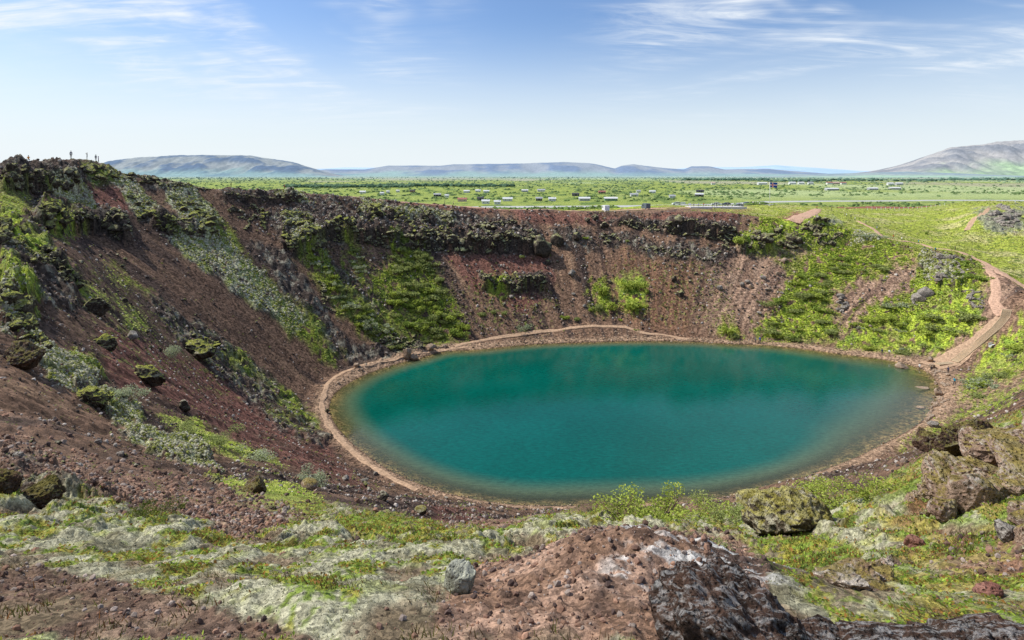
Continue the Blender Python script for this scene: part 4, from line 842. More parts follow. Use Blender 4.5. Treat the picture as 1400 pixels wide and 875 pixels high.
# ------------------------------------------------------------------ plants
def leaf_proto(kind):
    if kind=='leaf': V=np.array([(0,-.5,0),(.32,0,.06),(0,.5,0),(-.32,0,.06)])
    elif kind=='blade': V=np.array([(-.07,0,0),(.07,0,0),(.02,.15,1.0),(-.02,.15,1.0)])
    return V,np.array([[0,1,2,3]])
LF=[leaf_proto('leaf')]; BL=[leaf_proto('blade')]
def blob_pts(n,r,lobes=7,flat=.75):
    c=r.normal(size=(lobes,3))*np.array([.42,.42,.22]); c[:,2]=np.abs(c[:,2])+.25; rad=r.uniform(.28,.5,lobes); k=r.integers(0,lobes,n)
    d=r.normal(size=(n,3)); d/=np.linalg.norm(d,axis=1)[:,None]; rr=rad[k]*(r.random(n)**.35)
    p=c[k]+d*rr[:,None]; p[:,2]=np.abs(p[:,2])*flat; depth=rr/rad[k]; return p,depth
def bush(name,n,leaf,seed,c1,c2,twigs=10,flat=.75,lobes=7):
    """unit-size bush (radius about 1): leaves in a lumpy crown plus stems"""
    r=np.random.default_rng(seed); p,dp=blob_pts(n,r,lobes,flat); c1=np.array(c1);c2=np.array(c2)
    t=r.random((n,1)); tone=(c1*(1-t)+c2*t)*(.6+.4*dp[:,None])*(.75+.5*np.clip(p[:,2:3],0,1));  # crown shading painted in: inner leaves darker, upper ones lighter
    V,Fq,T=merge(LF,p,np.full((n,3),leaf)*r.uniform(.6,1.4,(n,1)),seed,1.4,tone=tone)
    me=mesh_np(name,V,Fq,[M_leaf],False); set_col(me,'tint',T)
    # stems
    sv=[];sf=[]
    for i in range(twigs):
        q=p[r.integers(0,n)]; a=np.array([r.normal()*.08,r.normal()*.08,-.15]); w=.018; o=len(sv)*1
        dv=q-a; s1=np.cross(dv,[0,0,1.]); s1=s1/(np.linalg.norm(s1)+1e-6)*w; s2=np.cross(dv,s1); s2=s2/(np.linalg.norm(s2)+1e-6)*w
        sv+=[a+s1,a+s2,a-s1-s2,q+s1*.3,q+s2*.3,q-(s1+s2)*.3]; sf+=[[o,o+1,o+4,o+3],[o+1,o+2,o+5,o+4],[o+2,o,o+3,o+5]]
    st=mesh_np('stem',np.array(sv),np.array(sf),[M_bark],False); return me,st
def simple(name,c,rough=.8,spec=.3,sc=8,var=.2,metal=0):
    s=NT(name,rough,spec); s.color(s.mix(s.ramp(s.noise(sc,4),.3,.7),tuple(k*(1-var) for k in c),tuple(min(1,k*(1+var)) for k in c))); s.b.inputs['Metallic'].default_value=metal; return s.m
M_bark=simple('bark',(.12,.08,.05))
GA=((.34,.43,.06),(.52,.58,.12)); GB=((.28,.34,.09),(.44,.48,.18)); GCc=((.38,.44,.24),(.54,.58,.38)); GD_=((.22,.31,.05),(.36,.45,.09))
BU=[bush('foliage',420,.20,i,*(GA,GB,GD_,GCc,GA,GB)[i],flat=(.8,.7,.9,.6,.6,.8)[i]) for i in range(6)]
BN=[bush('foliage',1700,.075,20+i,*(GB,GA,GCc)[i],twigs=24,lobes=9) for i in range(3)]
def place_bush(px,py,wpx,label,group,proto,r,ymin=8,hh=1.0,name='willow_shrub',W=None):
    p=U1(px,py,ymin) if W is None else W; s=wpx*p[1]/F*.5/.85
    root=bpy.data.objects.new(name,None); root.location=(p[0],p[1],p[2]-.05*s); root.rotation_euler[2]=r.uniform(0,6.28); root.scale=(s,s*r.uniform(.8,1.1),s*hh*r.uniform(.85,1.2)); link(root,None,label,'shrub',group)
    a=bpy.data.objects.new('foliage',proto[0]); link(a,parent=root); b=bpy.data.objects.new('stem',proto[1]); link(b,parent=root); return root
r=np.random.default_rng(99)
UB=[(228,486,28,'round grey green shrub alone on the dark scree of the left wall',BN[2],1.0),(172,545,40,'shrub growing on the second pale moss mound at left',BN[2],.8),(428,660,44,'round shrub above the near left shore',BN[2],.9),(250,590,44,'first low shrub of the row on the dark red slope, nearest the left edge',BN[0],.6),(290,606,50,'middle low shrub of the row on the dark red slope',BN[0],.6),(345,626,50,'last low shrub of the row on the dark red slope',BN[2],.5),(822,402,22,'tall narrow shrub on the lower far wall, left of the bigger one',BU[0],1.5),(818,424,18,'lower half shrub under the tall narrow shrub on the far wall',BU[1],1.2),(864,395,28,'upper of the two stacked bright shrubs low on the far wall',BU[0],1.0),(864,425,36,'lower broad shrub of the stacked pair low on the far wall',BU[4],1.1),(884,400,12,'small bright shrub right beside the stacked pair',BU[0],1.3),(876,420,12,'tiny shrub at the right foot of the stacked pair',BU[4],1.),(807,425,9,'tiny round shrub left of the tall narrow shrub',BU[0],1.),(774,436,11,'small green shrub above the gravel bank, left one',BU[0],1.2),(788,438,12,'small dull shrub above the gravel bank, right one',BU[1],1.),(721,450,16,'thin pale shrub near the start of the gravel bank',BU[3],1.1),(868,452,6,'tiny dark shrub on top of the gravel bank',BU[2],.8),(674,428,12,'small shrub low on the far wall under the black cliff',BU[1],1.1),(660,432,14,'dull round shrub left under the short black cliff',BU[1],1.),(690,430,10,'small round shrub right under the short black cliff',BU[5],1.1),(994,455,24,'bright shrub at the water end of the tan slope',BU[0],1.1),(1004,460,20,'dull shrub beside the bright shrub at the far right shore',BU[1],.8),(848,438,8,'small shrub standing in grass streak above the berm',BU[0],.8),(1266,320,5,'dark little conifer in the open meadow',BU[2],1.7),
 (850,712,90,'long feathery shrub hiding the near shore, left part',BN[1],.55),(905,708,100,'long feathery shrub hiding the near shore, middle part',BN[1],.6),(960,705,80,'long feathery shrub hiding the near shore, right part',BN[1],.55),(1000,712,70,'leafy shrub left of the moss capped boulder',BN[0],.5),(1150,690,80,'bright shrub in the hollow below the pale crag, left part',BN[1],.6),(1195,676,70,'bright shrub in the hollow below the pale crag, right part',BN[1],.6),(1120,675,60,'low shrub in the hollow behind the moss capped boulder',BN[1],.5),(205,706,70,'dark green cushion shrub on the brown scree in the left foreground',bush('foliage',2600,.05,60,(.08,.12,.015),(.20,.22,.03),twigs=6,flat=.6,lobes=8),.55),(985,760,60,'leafy dark shrub in the shade right behind the striped knoll rock',BN[0],.5),(800,338-12,8,'green tuft beside a dark boulder high on the far wall',BU[0],1.),(858,330,10,'small weed clump amid the upper far wall',BU[1],.8),(714,352,12,'dull shrub below the massive lichen covered block',BU[1],.9),(632,343,14,'yellowish shrub hanging under the long cliff band',BU[3],1.0),(1012,333,22,'bright green shrub in the mouth of the dark cave like outcrop',BU[0],.9)]
for (px,py,w,l,pr,hh) in UB: place_bush(px,py,w,l,None,pr,r,ymin=6,hh=hh)
def bushes(poly,n,szpx,protos,label,group,seed,hh=.8,ymin=20,name='willow_shrub'):
    r=np.random.default_rng(seed); P=np.array(poly,float); a=P.min(0); b=P.max(0); pts=[]
    while len(pts)<n:
        q=r.uniform(a,b,(n*6,2)); _,ins=pdist(q[:,0],q[:,1],P); pts+=list(q[ins])
    W=unp(*np.array(pts[:n]).T,ymin); W=W[W[:,1]<1.5*np.median(W[:,1])]; W=W[field(PM,W[:,0],W[:,1])<.5]
    for k in range(len(W)): place_bush(0,0,szpx*r.uniform(.55,1.35),label,group,protos[r.integers(0,len(protos))],r,hh=hh,name=name,W=W[k])
bushes([(545,338),(585,348),(612,402),(600,410),(560,390),(530,372)],34,17,[BU[0],BU[1],BU[5]],'leafy shrub in the upper part of the broad shrub strip','shrubs of the upper broad strip',1)
bushes([(530,400),(610,400),(635,440),(628,470),(580,472),(540,440)],44,18,[BU[1],BU[5],BU[0],BU[2]],'leafy shrub in the lower part of the broad shrub strip','shrubs of the lower broad strip',2)
bushes([(415,345),(445,350),(470,395),(520,435),(550,472),(540,480),(495,455),(455,410)],44,15,[BU[1],BU[5],BU[0],BU[3]],'leafy shrub in the long strip under the lichen buttress','shrubs of the long left strip',3)
bushes([(472,332),(490,342),(500,380),(488,384)],8,11,[BU[5],BU[3]],'dull shrub in the thin strip between the two shrub strips','shrubs of the thin strip',4)
bushes([(1045,400),(1080,385),(1140,400),(1148,455),(1110,468),(1048,465)],30,19,[BU[1],BU[5],BU[2],BU[0]],'rounded shrub on the left green slope above the right shore','shrubs of the left green slope',5,.6)
bushes([(1155,470),(1170,435),(1210,412),(1245,420),(1250,485),(1190,480)],20,20,[BU[1],BU[0],BU[3],BU[0]],'rounded shrub on the middle green slope above the right shore','shrubs of the middle green slope',6,.6)
bushes([(1262,430),(1345,425),(1335,450),(1300,478),(1262,484)],15,22,[BU[1],BU[0],BU[5]],'rounded shrub on the right green slope beside the tan track','shrubs of the right green slope',7,.6)
bushes([(1140,355),(1180,350),(1240,362),(1180,378),(1120,395),(1080,380)],20,16,[BU[1],BU[2],BU[5]],'dark shrub high on the right wall below the path','shrubs high on the right wall',8,.6)
bushes([(1325,540),(1345,520),(1400,470),(1400,505),(1340,545)],14,22,[BU[3],BU[0],BU[1]],'grey green shrub on the bank right of the stairs','shrubs on the bank by the stairs',9,.5)
bushes([(1290,360),(1345,355),(1350,385),(1310,385)],10,15,[BU[1],BU[2]],'dark shrub near the stony patch on the right wall','shrubs by the stony patch',10,.6)
bushes([(1170,315),(1200,318),(1200,330),(1172,326)],8,13,[BU[3]],'silvery willow bush beside the red path on the right rim','silvery willows by the path',11,.5)
# ground cover that nobody could count
def leaf_tones(cols,var=.3): return pal(cols,var)
def sub(cond): return cond.astype(np.float32)
LEAFC=[(.16,.24,.03),(.22,.30,.05),(.26,.27,.04),(.11,.17,.025)]
scatter('leafy_ground_cover',120000,np.clip(green_f,0,1)*(GY<26)*(GY>1.6)*sst(-.4,.2,fs+ftz*.5),lambda Y,X:.008+.0018*Y,M_leaf,21,LF,'small bright green leaves creeping over the near slope','ground cover',tilt=1.0,zoff=.6,pw=1.5,tones=pal([(.22,.33,.04),(.33,.42,.06),(.36,.34,.05),(.14,.20,.03),(.32,.16,.04)],.3))
scatter('heather',60000,np.clip(np.maximum(green_f,between*.7)+moss*.12,0,1)*(GY<18)*(GY>1.6)*sst(-.1,.3,fs),lambda Y,X:.016+.002*Y,M_leaf,22,BL,'brown and reddish heather sprigs on the near slope','heather',tilt=.7,zoff=0,pw=1.5,tones=pal([(.14,.10,.03),(.18,.08,.03),(.10,.07,.035),(.20,.19,.05),(.12,.13,.03)],.3))
scatter('moss_tufts',90000,np.clip(moss,0,1)*(1-green_f*.6)*(GY<14)*(GY>1.5),lambda Y,X:.005+.0008*Y,M_leaf,23,LF,'tiny pale tufts of woolly moss on the cushions','moss',tilt=1.2,zoff=.15,pw=1.2,tones=pal([(.34,.33,.23),(.26,.25,.17),(.40,.39,.28),(.22,.22,.11)],.2))
scatter('slope_grass',52000,(1-.6*(1-sst(640,720,PXf))*(GY>100))*(1-.85*Z_T)*Z_G*(GY>20)*(GY<235)*(GD>1)*(GIO<3)*sst(-.5,.1,n_b+.5*FN),lambda Y,X:.0022*Y+.02,M_leaf,24,LF,'yellow green grass and herbs on the crater slopes','grass',tilt=.5,zoff=.25,pw=1.5,tones=pal([(.38,.46,.06),(.48,.54,.10),(.24,.33,.05),(.50,.49,.16)],.25))
scatter('slope_moss',22000,Z_M*(GY>8)*(GY<235)*(GD>1)*(GIO<3),lambda Y,X:.0013*Y+.01,M_leaf,25,SP[:2],'pale grey green moss tufts on the crater slopes','moss',zoff=.1,pw=2,tones=pal([(.54,.52,.36),(.40,.40,.17),(.62,.60,.46),(.34,.36,.08)],.25))
scatter('meadow_grass',26000,outside*right*(GY<420)*(1-Z_R),lambda Y,X:.0024*Y,M_leaf,26,LF,'tussocky meadow grass on the right rim','grass',tilt=.8,zoff=.2,pw=2,tones=pal([(.38,.40,.09),(.46,.44,.18),(.24,.29,.06)],.25))
scatter('tufts_on_scree',17000,(Z_G<.3)*wall*(GY>9)*open_*sst(.0,.4,n_b)*(.22+weeds+.3*(GY<60))*sst(3,8,GD),lambda Y,X:.0028*Y,M_leaf,27,LF,'small weeds dotted over the scree','weeds',tilt=.6,zoff=.4,pw=2,tones=pal([(.20,.23,.05),(.28,.28,.10),(.15,.19,.03)],.25))
# birch scrub on the plain
TB=[]
for i in range(3):
    V,Fq=ICO[1]; V=V*(1+.35*fb3(V*2+i*4,3,i))[:,None]*np.array([1,1,.62]); TB.append((V,Fq))
RDL=np.interp(PX,[560,640,700,800,900,960,1010,1050,1160,1260,1400],[281,280.2,279.8,279.5,279,277.5,276,273.6,272.4,271.8,271])
plw=((GY>300)&~((PX>1050)&(GY<430))&(GY<5000)&(np.abs(PYY-RDL-1.5)>4)).astype(np.float32)*sst(-.12,.3,px2+.45*px1)*(1-.8*sst(.2,.4,px3+.3*px1))
scatter('birch_scrub',34000,plw,lambda Y,X:.8+.0007*Y,tint_mat('scrub_tint',.9,0,(.5,1.4)),28,TB,'low birch scrub spread over the plain','scrub',tilt=.1,zoff=.2,pw=2.5,tones=lambda r,n,X,Y:(lambda t:(np.array([(.11,.165,.03)])*(1-t)+np.array([(.17,.25,.22)])*t)*r.uniform(.7,1.5,(n,1)))(np.clip(Y/4500,0,1)[:,None]))  # tones turn bluish with distance: haze painted into the scrub
belt=np.zeros(GX.shape,np.float32); pmask=(GY>1700)&(GY<7000)
for (a,b,y0,y1) in [(395,560,255.0,256.6),(560,700,254.5,255.6),(935,1050,243.6,245.4),(1050,1100,246,247),(1290,1400,243.2,245),(1100,1290,245,246),(1085,1115,249,251.5)]:
    belt=np.maximum(belt,((PX>a)&(PX<b)&(PYY>y0-4)&(PYY<y1-2.4)).astype(np.float32))
def belt_trees():
    r=np.random.default_rng(5); P=[]
    for (a,b,py,Z_,n) in [(392,560,256,19,260),(560,700,255,19,130),(935,1050,246,19,130),(1050,1120,248,19,60),(1120,1290,247,19,80),(1290,1400,246,19,130)]:
        x=r.uniform(a,b,n); q=py+r.uniform(-.6,.8,n); Y=29*F/(q-HZ); P.append(np.c_[(x-CX)/F*Y,Y,np.full(n,19.)])
    P=np.concatenate(P); n=len(P); P[:,2]=zat(P[:,0],P[:,1])
    t=np.clip(P[:,1:2]/5500,0,1); tone=(np.array([(.06,.11,.04)])*(1-t)+np.array([(.14,.23,.20)])*t)*r.uniform(.7,1.3,(n,1))  # farther trees get haze painted into their tone
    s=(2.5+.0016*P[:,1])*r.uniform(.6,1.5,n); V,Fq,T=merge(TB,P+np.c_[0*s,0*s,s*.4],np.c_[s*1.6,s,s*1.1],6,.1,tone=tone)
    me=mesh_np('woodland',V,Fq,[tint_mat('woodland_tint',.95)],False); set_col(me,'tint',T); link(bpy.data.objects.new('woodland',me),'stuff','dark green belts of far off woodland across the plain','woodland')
belt_trees()
# ------------------------------------------------------------------ people
def skin_body(pose):
    J={'pelvis':(0,0,.95,.13,.10),'waist':(0,0,1.08,.12,.09),'chest':(0,.0,1.30,.155,.105),'neckb':(0,0,1.46,.075,.07),'neck':(0,.0,1.53,.055,.055),'head':(0,.015,1.64,.085,.10),'top':(0,.01,1.73,.07,.08)}
    E=[('pelvis','waist'),('waist','chest'),('chest','neckb'),('neckb','neck'),('neck','head'),('head','top')]
    for sd,n in ((-1,'l'),(1,'r')):
        st=pose.get('stride',.0)*sd
        J['hip'+n]=(.10*sd,0,.88,.09,.095); J['knee'+n]=(.105*sd,st*.5+.02,.50,.062,.065); J['ank'+n]=(.11*sd,st,.09,.04,.045); J['toe'+n]=(.12*sd,st+.15,.04,.04,.03)
        J['sho'+n]=(.19*sd,0,1.42,.062,.062)
        arm=pose.get('arm'+n,'down')
        el,ha={'down':((.25*sd,-.02,1.13),(.27*sd,.06,.90)),'up':((.30*sd,.12,1.40),(.12*sd,.28,1.58)),'hip':((.36*sd,-.08,1.15),(.18*sd,.05,1.02)),'fwd':((.24*sd,.06,1.16),(.16*sd,.28,1.16))}[arm]
        J['elb'+n]=(*el,.045,.045); J['wri'+n]=(*ha,.033,.033); d=Vector(ha)-Vector(el); d.normalize(); h=Vector(ha)+d*.09; J['han'+n]=(*h,.04,.025)
        E+=[('pelvis','hip'+n),('hip'+n,'knee'+n),('knee'+n,'ank'+n),('ank'+n,'toe'+n),('chest','sho'+n),('sho'+n,'elb'+n),('elb'+n,'wri'+n),('wri'+n,'han'+n)]
    if pose.get('squat'):
        for k,v in list(J.items()):
            z=v[2]
            if not k.startswith(('ank','toe','knee')): J[k]=(v[0],v[1]-.1,v[2]-.45,v[3],v[4])
            if k.startswith('knee'): J[k]=(v[0]*1.4,.32,.42,v[3],v[4])
    names=list(J); me=bpy.data.meshes.new('person'); me.from_pydata([J[k][:3] for k in names],[(names.index(a),names.index(b)) for a,b in E],[])
    o=bpy.data.objects.new('person',me); COL.objects.link(o); m=o.modifiers.new('s','SKIN'); 
    for i,k in enumerate(names):
        sv=me.skin_vertices[0].data[i]; sv.radius=J[k][3:5]; sv.use_root=(k=='pelvis')
    sb=o.modifiers.new('b','SUBSURF'); sb.levels=1; sb.render_levels=1
    dg=bpy.context.evaluated_depsgraph_get(); r=bpy.data.meshes.new_from_object(o.evaluated_get(dg)); bpy.data.objects.remove(o); 
    off=-.45 if pose.get('squat') else 0; hands=[Vector(J['hanl'][:3]),Vector(J['hanr'][:3])]
    r.materials.clear()
    for mt in (M_coat,M_trous,M_skin,M_shoe): r.materials.append(mt)
    for f in r.polygons:
        c=f.center; f.use_smooth=True
        if min((c-h).length for h in hands)<.10: f.material_index=2
        elif c.z>1.52+off: f.material_index=2
        elif c.z<.10: f.material_index=3
        elif c.z<.98+off: f.material_index=1
    # hair
    V,Fq=ICO[2]; hv=V*np.array([.098,.115,.11])+np.array([0,J['head'][1]-.018,J['head'][2]+.045]); keep=[f for f in Fq if not (hv[f][:,1].mean()>J['head'][1]+.045 and hv[f][:,2].mean()<J['head'][2]+.06)]
    hm=mesh_np('hair',hv,np.array(keep),[M_hair],True); return r,hm
s_=NT('coat',.75,.2); oi=s_.new('ShaderNodeObjectInfo'); M_coat=s_.color(s_.mix(1.,oi.outputs['Color'],s_.ramp(s_.noise(14,3),.3,.7,.8,1.15),'MULTIPLY'))
s_=NT('trousers',.85,.1); oi=s_.new('ShaderNodeObjectInfo'); M_trous=s_.color(s_.mix(oi.outputs['Random'],(.02,.024,.035),(.09,.08,.07)))
M_skin=simple('skin',(.52,.33,.24),.6); M_shoe=simple('shoe',(.03,.025,.02)); M_hair=simple('hair_brown',(.05,.03,.018))
POSES=[skin_body({}),skin_body({'stride':.24,'arml':'down','armr':'fwd'}),skin_body({'arml':'up','armr':'up'}),skin_body({'arml':'hip','stride':.1}),skin_body({'squat':1,'arml':'fwd','armr':'fwd'})]
CC={'red':(.5,.03,.02),'blue':(.03,.10,.45),'teal':(.0,.28,.42),'black':(.015,.015,.018),'white':(.75,.75,.72),'grey':(.2,.2,.21),'pink':(.6,.15,.2),'orange':(.75,.28,.03),'navy':(.02,.03,.09),'purple':(.15,.05,.2),'beige':(.5,.42,.3)}
def person(px,py,c,label,pose=0,rz=0,ymin=60,h=1.0,rim=None):
    if rim is not None: x,y=rimpt(px,rim); p=np.array([x,y,float(zat(x,y))])
    else: p=U1(px,py,ymin)
    b,hm=POSES[pose]; o=bpy.data.objects.new('person',b); o.location=(p[0],p[1],p[2]+.0); o.rotation_euler[2]=rz; o.scale=(h,h,h); o.color=(*CC[c],1); link(o,None,label,'person')
    q=bpy.data.objects.new('hair',hm); link(q,parent=o)
person(97,0,'navy','tall hiker in dark clothes standing left on the high left rim',0,.4,rim=0,h=1.15)
person(119,0,'black','hiker with hand raised standing in the middle of the high left rim',2,2.0,rim=0)
person(131,0,'navy','hiker in dark top, left one of the pair on the summit edge',0,1.0,rim=0)
person(134.5,0,'purple','hiker in purple top, right one of the pair on the summit edge',3,-1.0,rim=0)
person(39,0,'orange','person in an orange jacket crouching at the left end of the rim',4,.5,rim=0)
person(316,0,'black','lone hiker walking the rim in front of the left mountain',1,1.6,rim=0)
person(389,0,'red','lone hiker with reddish top on the rim beyond the lichen buttress',1,1.6,rim=0)
person(608,0,'grey','grey clad walker on the rim path over the long cliff band, left one',1,1.6,rim=0)
person(620,0,'beige','beige clad walker on the rim path over the long cliff band, right one',1,1.6,rim=0)
person(858.5,298.5,'black','dark clothed walker on the red rim slope, left one of two',0,1.,ymin=170); person(862.5,297.5,'grey','grey clothed walker on the red rim slope, right one of two',1,-1.,ymin=170)
for i,(px,c,l,ps) in enumerate([(948.5,'beige','person in beige at the left end of the viewing platform',0),(955,'blue','person in blue on the left half of the viewing platform',3),(962,'red','person in red on the left half of the viewing platform',0),(974,'black','left person of the dark trio on the viewing platform',0),(976.5,'navy','middle person of the dark trio on the viewing platform',2),(979.5,'black','right person of the dark trio on the viewing platform',3),(988,'black','single dark figure right of the trio on the platform',0),(995,'grey','person in grey between the dark figure and the white one',0),(1001,'white','person in white on the right half of the platform',1),(1010.5,'navy','person in navy near the right end of the platform',0),(1016,'beige','person in beige at the right end of the platform',3)]):
    Yp=262.; x=(px-CX)/F*Yp; o0=POSES[ps]; o=bpy.data.objects.new('person',o0[0]); o.location=(x,Yp,0); o['pz']=1; o.rotation_euler[2]=i*1.3; o.color=(*CC[c],1); link(o,None,l,'person'); o.location[2]=0; q=bpy.data.objects.new('hair',o0[1]); link(q,parent=o)
person(1036,281,'grey','person in grey at the parking edge left of the flagpole, left one',0,1,ymin=235); person(1038.5,281,'white','person in white at the parking edge left of the flagpole, right one',0,-1,ymin=235)
for (px,py,c,l,ps) in [(1100,281,'grey','person standing by the rocks between flagpole and red path loop',0),(1117,286,'pink','walker at the top end of the upper red path loop',1),(1137,289,'navy','dark walker where the right rim path leaves the yard',1),(1155,296,'beige','first of the strung out walkers on the green rim, in beige',1),(1157.5,297,'white','second of the strung out walkers on the green rim, in white',1),(1163.5,299,'grey','third of the strung out walkers on the green rim, in grey',0),(1169,302,'white','walker in white at the start of the long red path',1),(1184,307,'navy','walker in navy on the upper bend of the long red path',1),(1175,281,'purple','lone walker on the red gravel yard',0),(1199,315,'blue','walker in blue where the red path steepens',1),(1221.5,327,'red','walker in red on the steep part of the red path',1),(1233,330,'white','walker in white just below the walker in red',1),(1256,334,'teal','walker in teal halfway along the red path',1),(1279,345,'teal','hiker in teal standing at the viewpoint off the red path',0),(1306,343,'black','walker in black on the right half of the red path',1),(1388,279,'white','far walker in white on the red track at the right edge',1)]:
    person(px,py,c,l,ps,1.2 if ps==1 else .4,ymin=130)
for (px,py,c,l,ps) in [(1206,485.5,'navy','person in navy by the water under the green slope, left one',0),(1216,486.5,'white','person in white by the water under the green slope, right one',3),(1257,504,'white','person in white crouching on the right beach',4),(1273,507,'black','person in black bending at the middle of the right beach',4),(1296.5,511,'navy','person with dark backpack standing at the foot of the stairs',0),(1305,526.5,'teal','person in a bright teal jacket on the right beach',1),(1271,494,'pink','person in pale pink sitting on the beach rocks',4),(1033,469,'grey','person in grey on the far shore beside the tan slope',0),(1039,469,'blue','person in light blue on the far shore beside the tan slope',0)]:
    person(px,py,c,l,ps,2.0,ymin=90)
# ------------------------------------------------------------------ box kit
class MB:
    def __init__(s): s.bm=bmesh.new()
    def box(s,x0,x1,y0,y1,z0,z1,bev=0,taper=0):
        r=bmesh.ops.create_cube(s.bm,size=1); vs=r['verts']
        for v in vs:
            t=taper if v.co.z>0 else 0
            v.co=Vector(((x0+x1)/2+v.co.x*(x1-x0)*(1-t),(y0+y1)/2+v.co.y*(y1-y0)*(1-t),(z0+z1)/2+v.co.z*(z1-z0)))
        if bev: bmesh.ops.bevel(s.bm,geom=list({e for v in vs for e in v.link_edges}),offset=bev,segments=2,affect='EDGES')
        return s
    def prism(s,prof,x0,x1):
        a=[s.bm.verts.new((x0,y,z)) for y,z in prof]; b=[s.bm.verts.new((x1,y,z)) for y,z in prof]; n=len(prof)
        s.bm.faces.new(a[::-1]); s.bm.faces.new(b)
        for i in range(n): s.bm.faces.new((a[i],a[(i+1)%n],b[(i+1)%n],b[i]))
        return s
    def cyl(s,c,r1,h,axis='z',seg=14,r2=None):
        m=Matrix.Translation(c)
        if axis=='x': m=m@Matrix.Rotation(math.pi/2,4,'Y')
        if axis=='y': m=m@Matrix.Rotation(math.pi/2,4,'X')
        bmesh.ops.create_cone(s.bm,cap_ends=True,segments=seg,radius1=r1,radius2=r1 if r2 is None else r2,depth=h,matrix=m); return s
    def build(s,name,mat,parent=None,smooth=False):
        bmesh.ops.recalc_face_normals(s.bm,faces=s.bm.faces); me=bpy.data.meshes.new(name); s.bm.to_mesh(me); s.bm.free(); me.materials.append(mat)
        if smooth:
            for f in me.polygons: f.use_smooth=True
        o=bpy.data.objects.new(name,me); COL.objects.link(o); o.parent=parent; return o
def empty(name,loc,rz,label,cat,group=None):
    o=bpy.data.objects.new(name,None); o.location=loc; o.rotation_euler[2]=rz; return link(o,None,label,cat,group)
M_white=simple('white_paint',(.78,.78,.76),.5,.3,3,.05); M_dglass=simple('dark_glass',(.03,.04,.05),.1,.8); M_tyre=simple('tyre_rubber',(.02,.02,.02)); M_steel=simple('steel',(.5,.5,.5),.35,.5,metal=.8)
M_wood=simple('pale_wood',(.52,.40,.26),.8,.1,6,.2); M_conc=simple('pale_concrete',(.62,.58,.55),.9,.1,2,.1)
PAINT={}
def paint(c):
    if c not in PAINT: PAINT[c]=simple('paint_'+str(len(PAINT)),c,.3,.6,2,.04)
    return PAINT[c]
def car(px,Y,c,label,rz=0,van=False,zb=None):
    x=(px-CX)/F*Y; z=float(zat(x,Y))+.25; t=empty('parked_car' if not van else 'camper_van',(x,Y,z),rz,label,'car' if not van else 'van','cars parked by the rim' if not van else None)
    if van:
        prof=[(-2.6,.35),(2.5,.35),(2.6,.9),(2.25,1.35),(1.7,2.0),(1.4,2.5),(-2.5,2.6),(-2.65,2.3)]
        b=MB().prism(prof,-1,1); b.build('body',paint(c),t); g=MB().prism([(1.74,2.02),(2.27,1.38),(2.29,1.4),(1.76,2.05)],-.85,.85); g.build('windscreen',M_dglass,t)
        w=MB().box(-1.02,-1.0,.2,1.5,1.35,1.95).box(1.0,1.02,.2,1.5,1.35,1.95); w.build('side_window',M_dglass,t)
    else:
        prof=[(-2.15,.35),(2.15,.35),(2.2,.7),(2.05,.88),(1.15,.98),(.45,1.45),(-1.2,1.5),(-1.95,1.05),(-2.2,.95)]
        b=MB().prism(prof,-.87,.87); b.build('body',paint(c),t)
        w=MB().prism([(1.0,1.0),(.42,1.40),(-1.15,1.44),(-1.75,1.05)],-.885,.885); w.build('side_window',M_dglass,t)
        MB().prism([(1.12,1.01),(.48,1.43),(.50,1.46),(1.17,1.02)],-.75,.75).build('windscreen',M_dglass,t)
    for sx in (-1,1):
        for yy in (-1.35,1.35):
            wl=MB().cyl((sx*.82,yy,.33),.33,.22,'x').build('wheel',M_tyre,t); MB().cyl((sx*.94,yy,.33),.18,.03,'x').build('rim',M_steel,wl)
    return t
car(979,306,(.78,.78,.78),'white car parked highest on the pale lot behind the viewing platform',1.45)
car(1020,312,(.5,.52,.55),'silver car parked just left of the red car on the pale lot',1.6)
car(1029,318,(.45,.03,.02),'red car parked on the pale lot left of the flagpole',1.5)
car(1010,276,(.30,.33,.36),'grey car half hidden behind the people at the platform right end',1.4)
car(925,290,(.80,.80,.80),'white car alone between the platform and the road, lower left one',1.6)
car(993,316,(.04,.05,.08),'dark car parked between the white and silver cars',1.5)
car(828,252,(.82,.82,.82),'white camper van parked behind the far rim, seen from the rear',.1,True)
car(883,256,(.10,.12,.15),'dark minibus with white trim parked behind the far rim',.2,True)
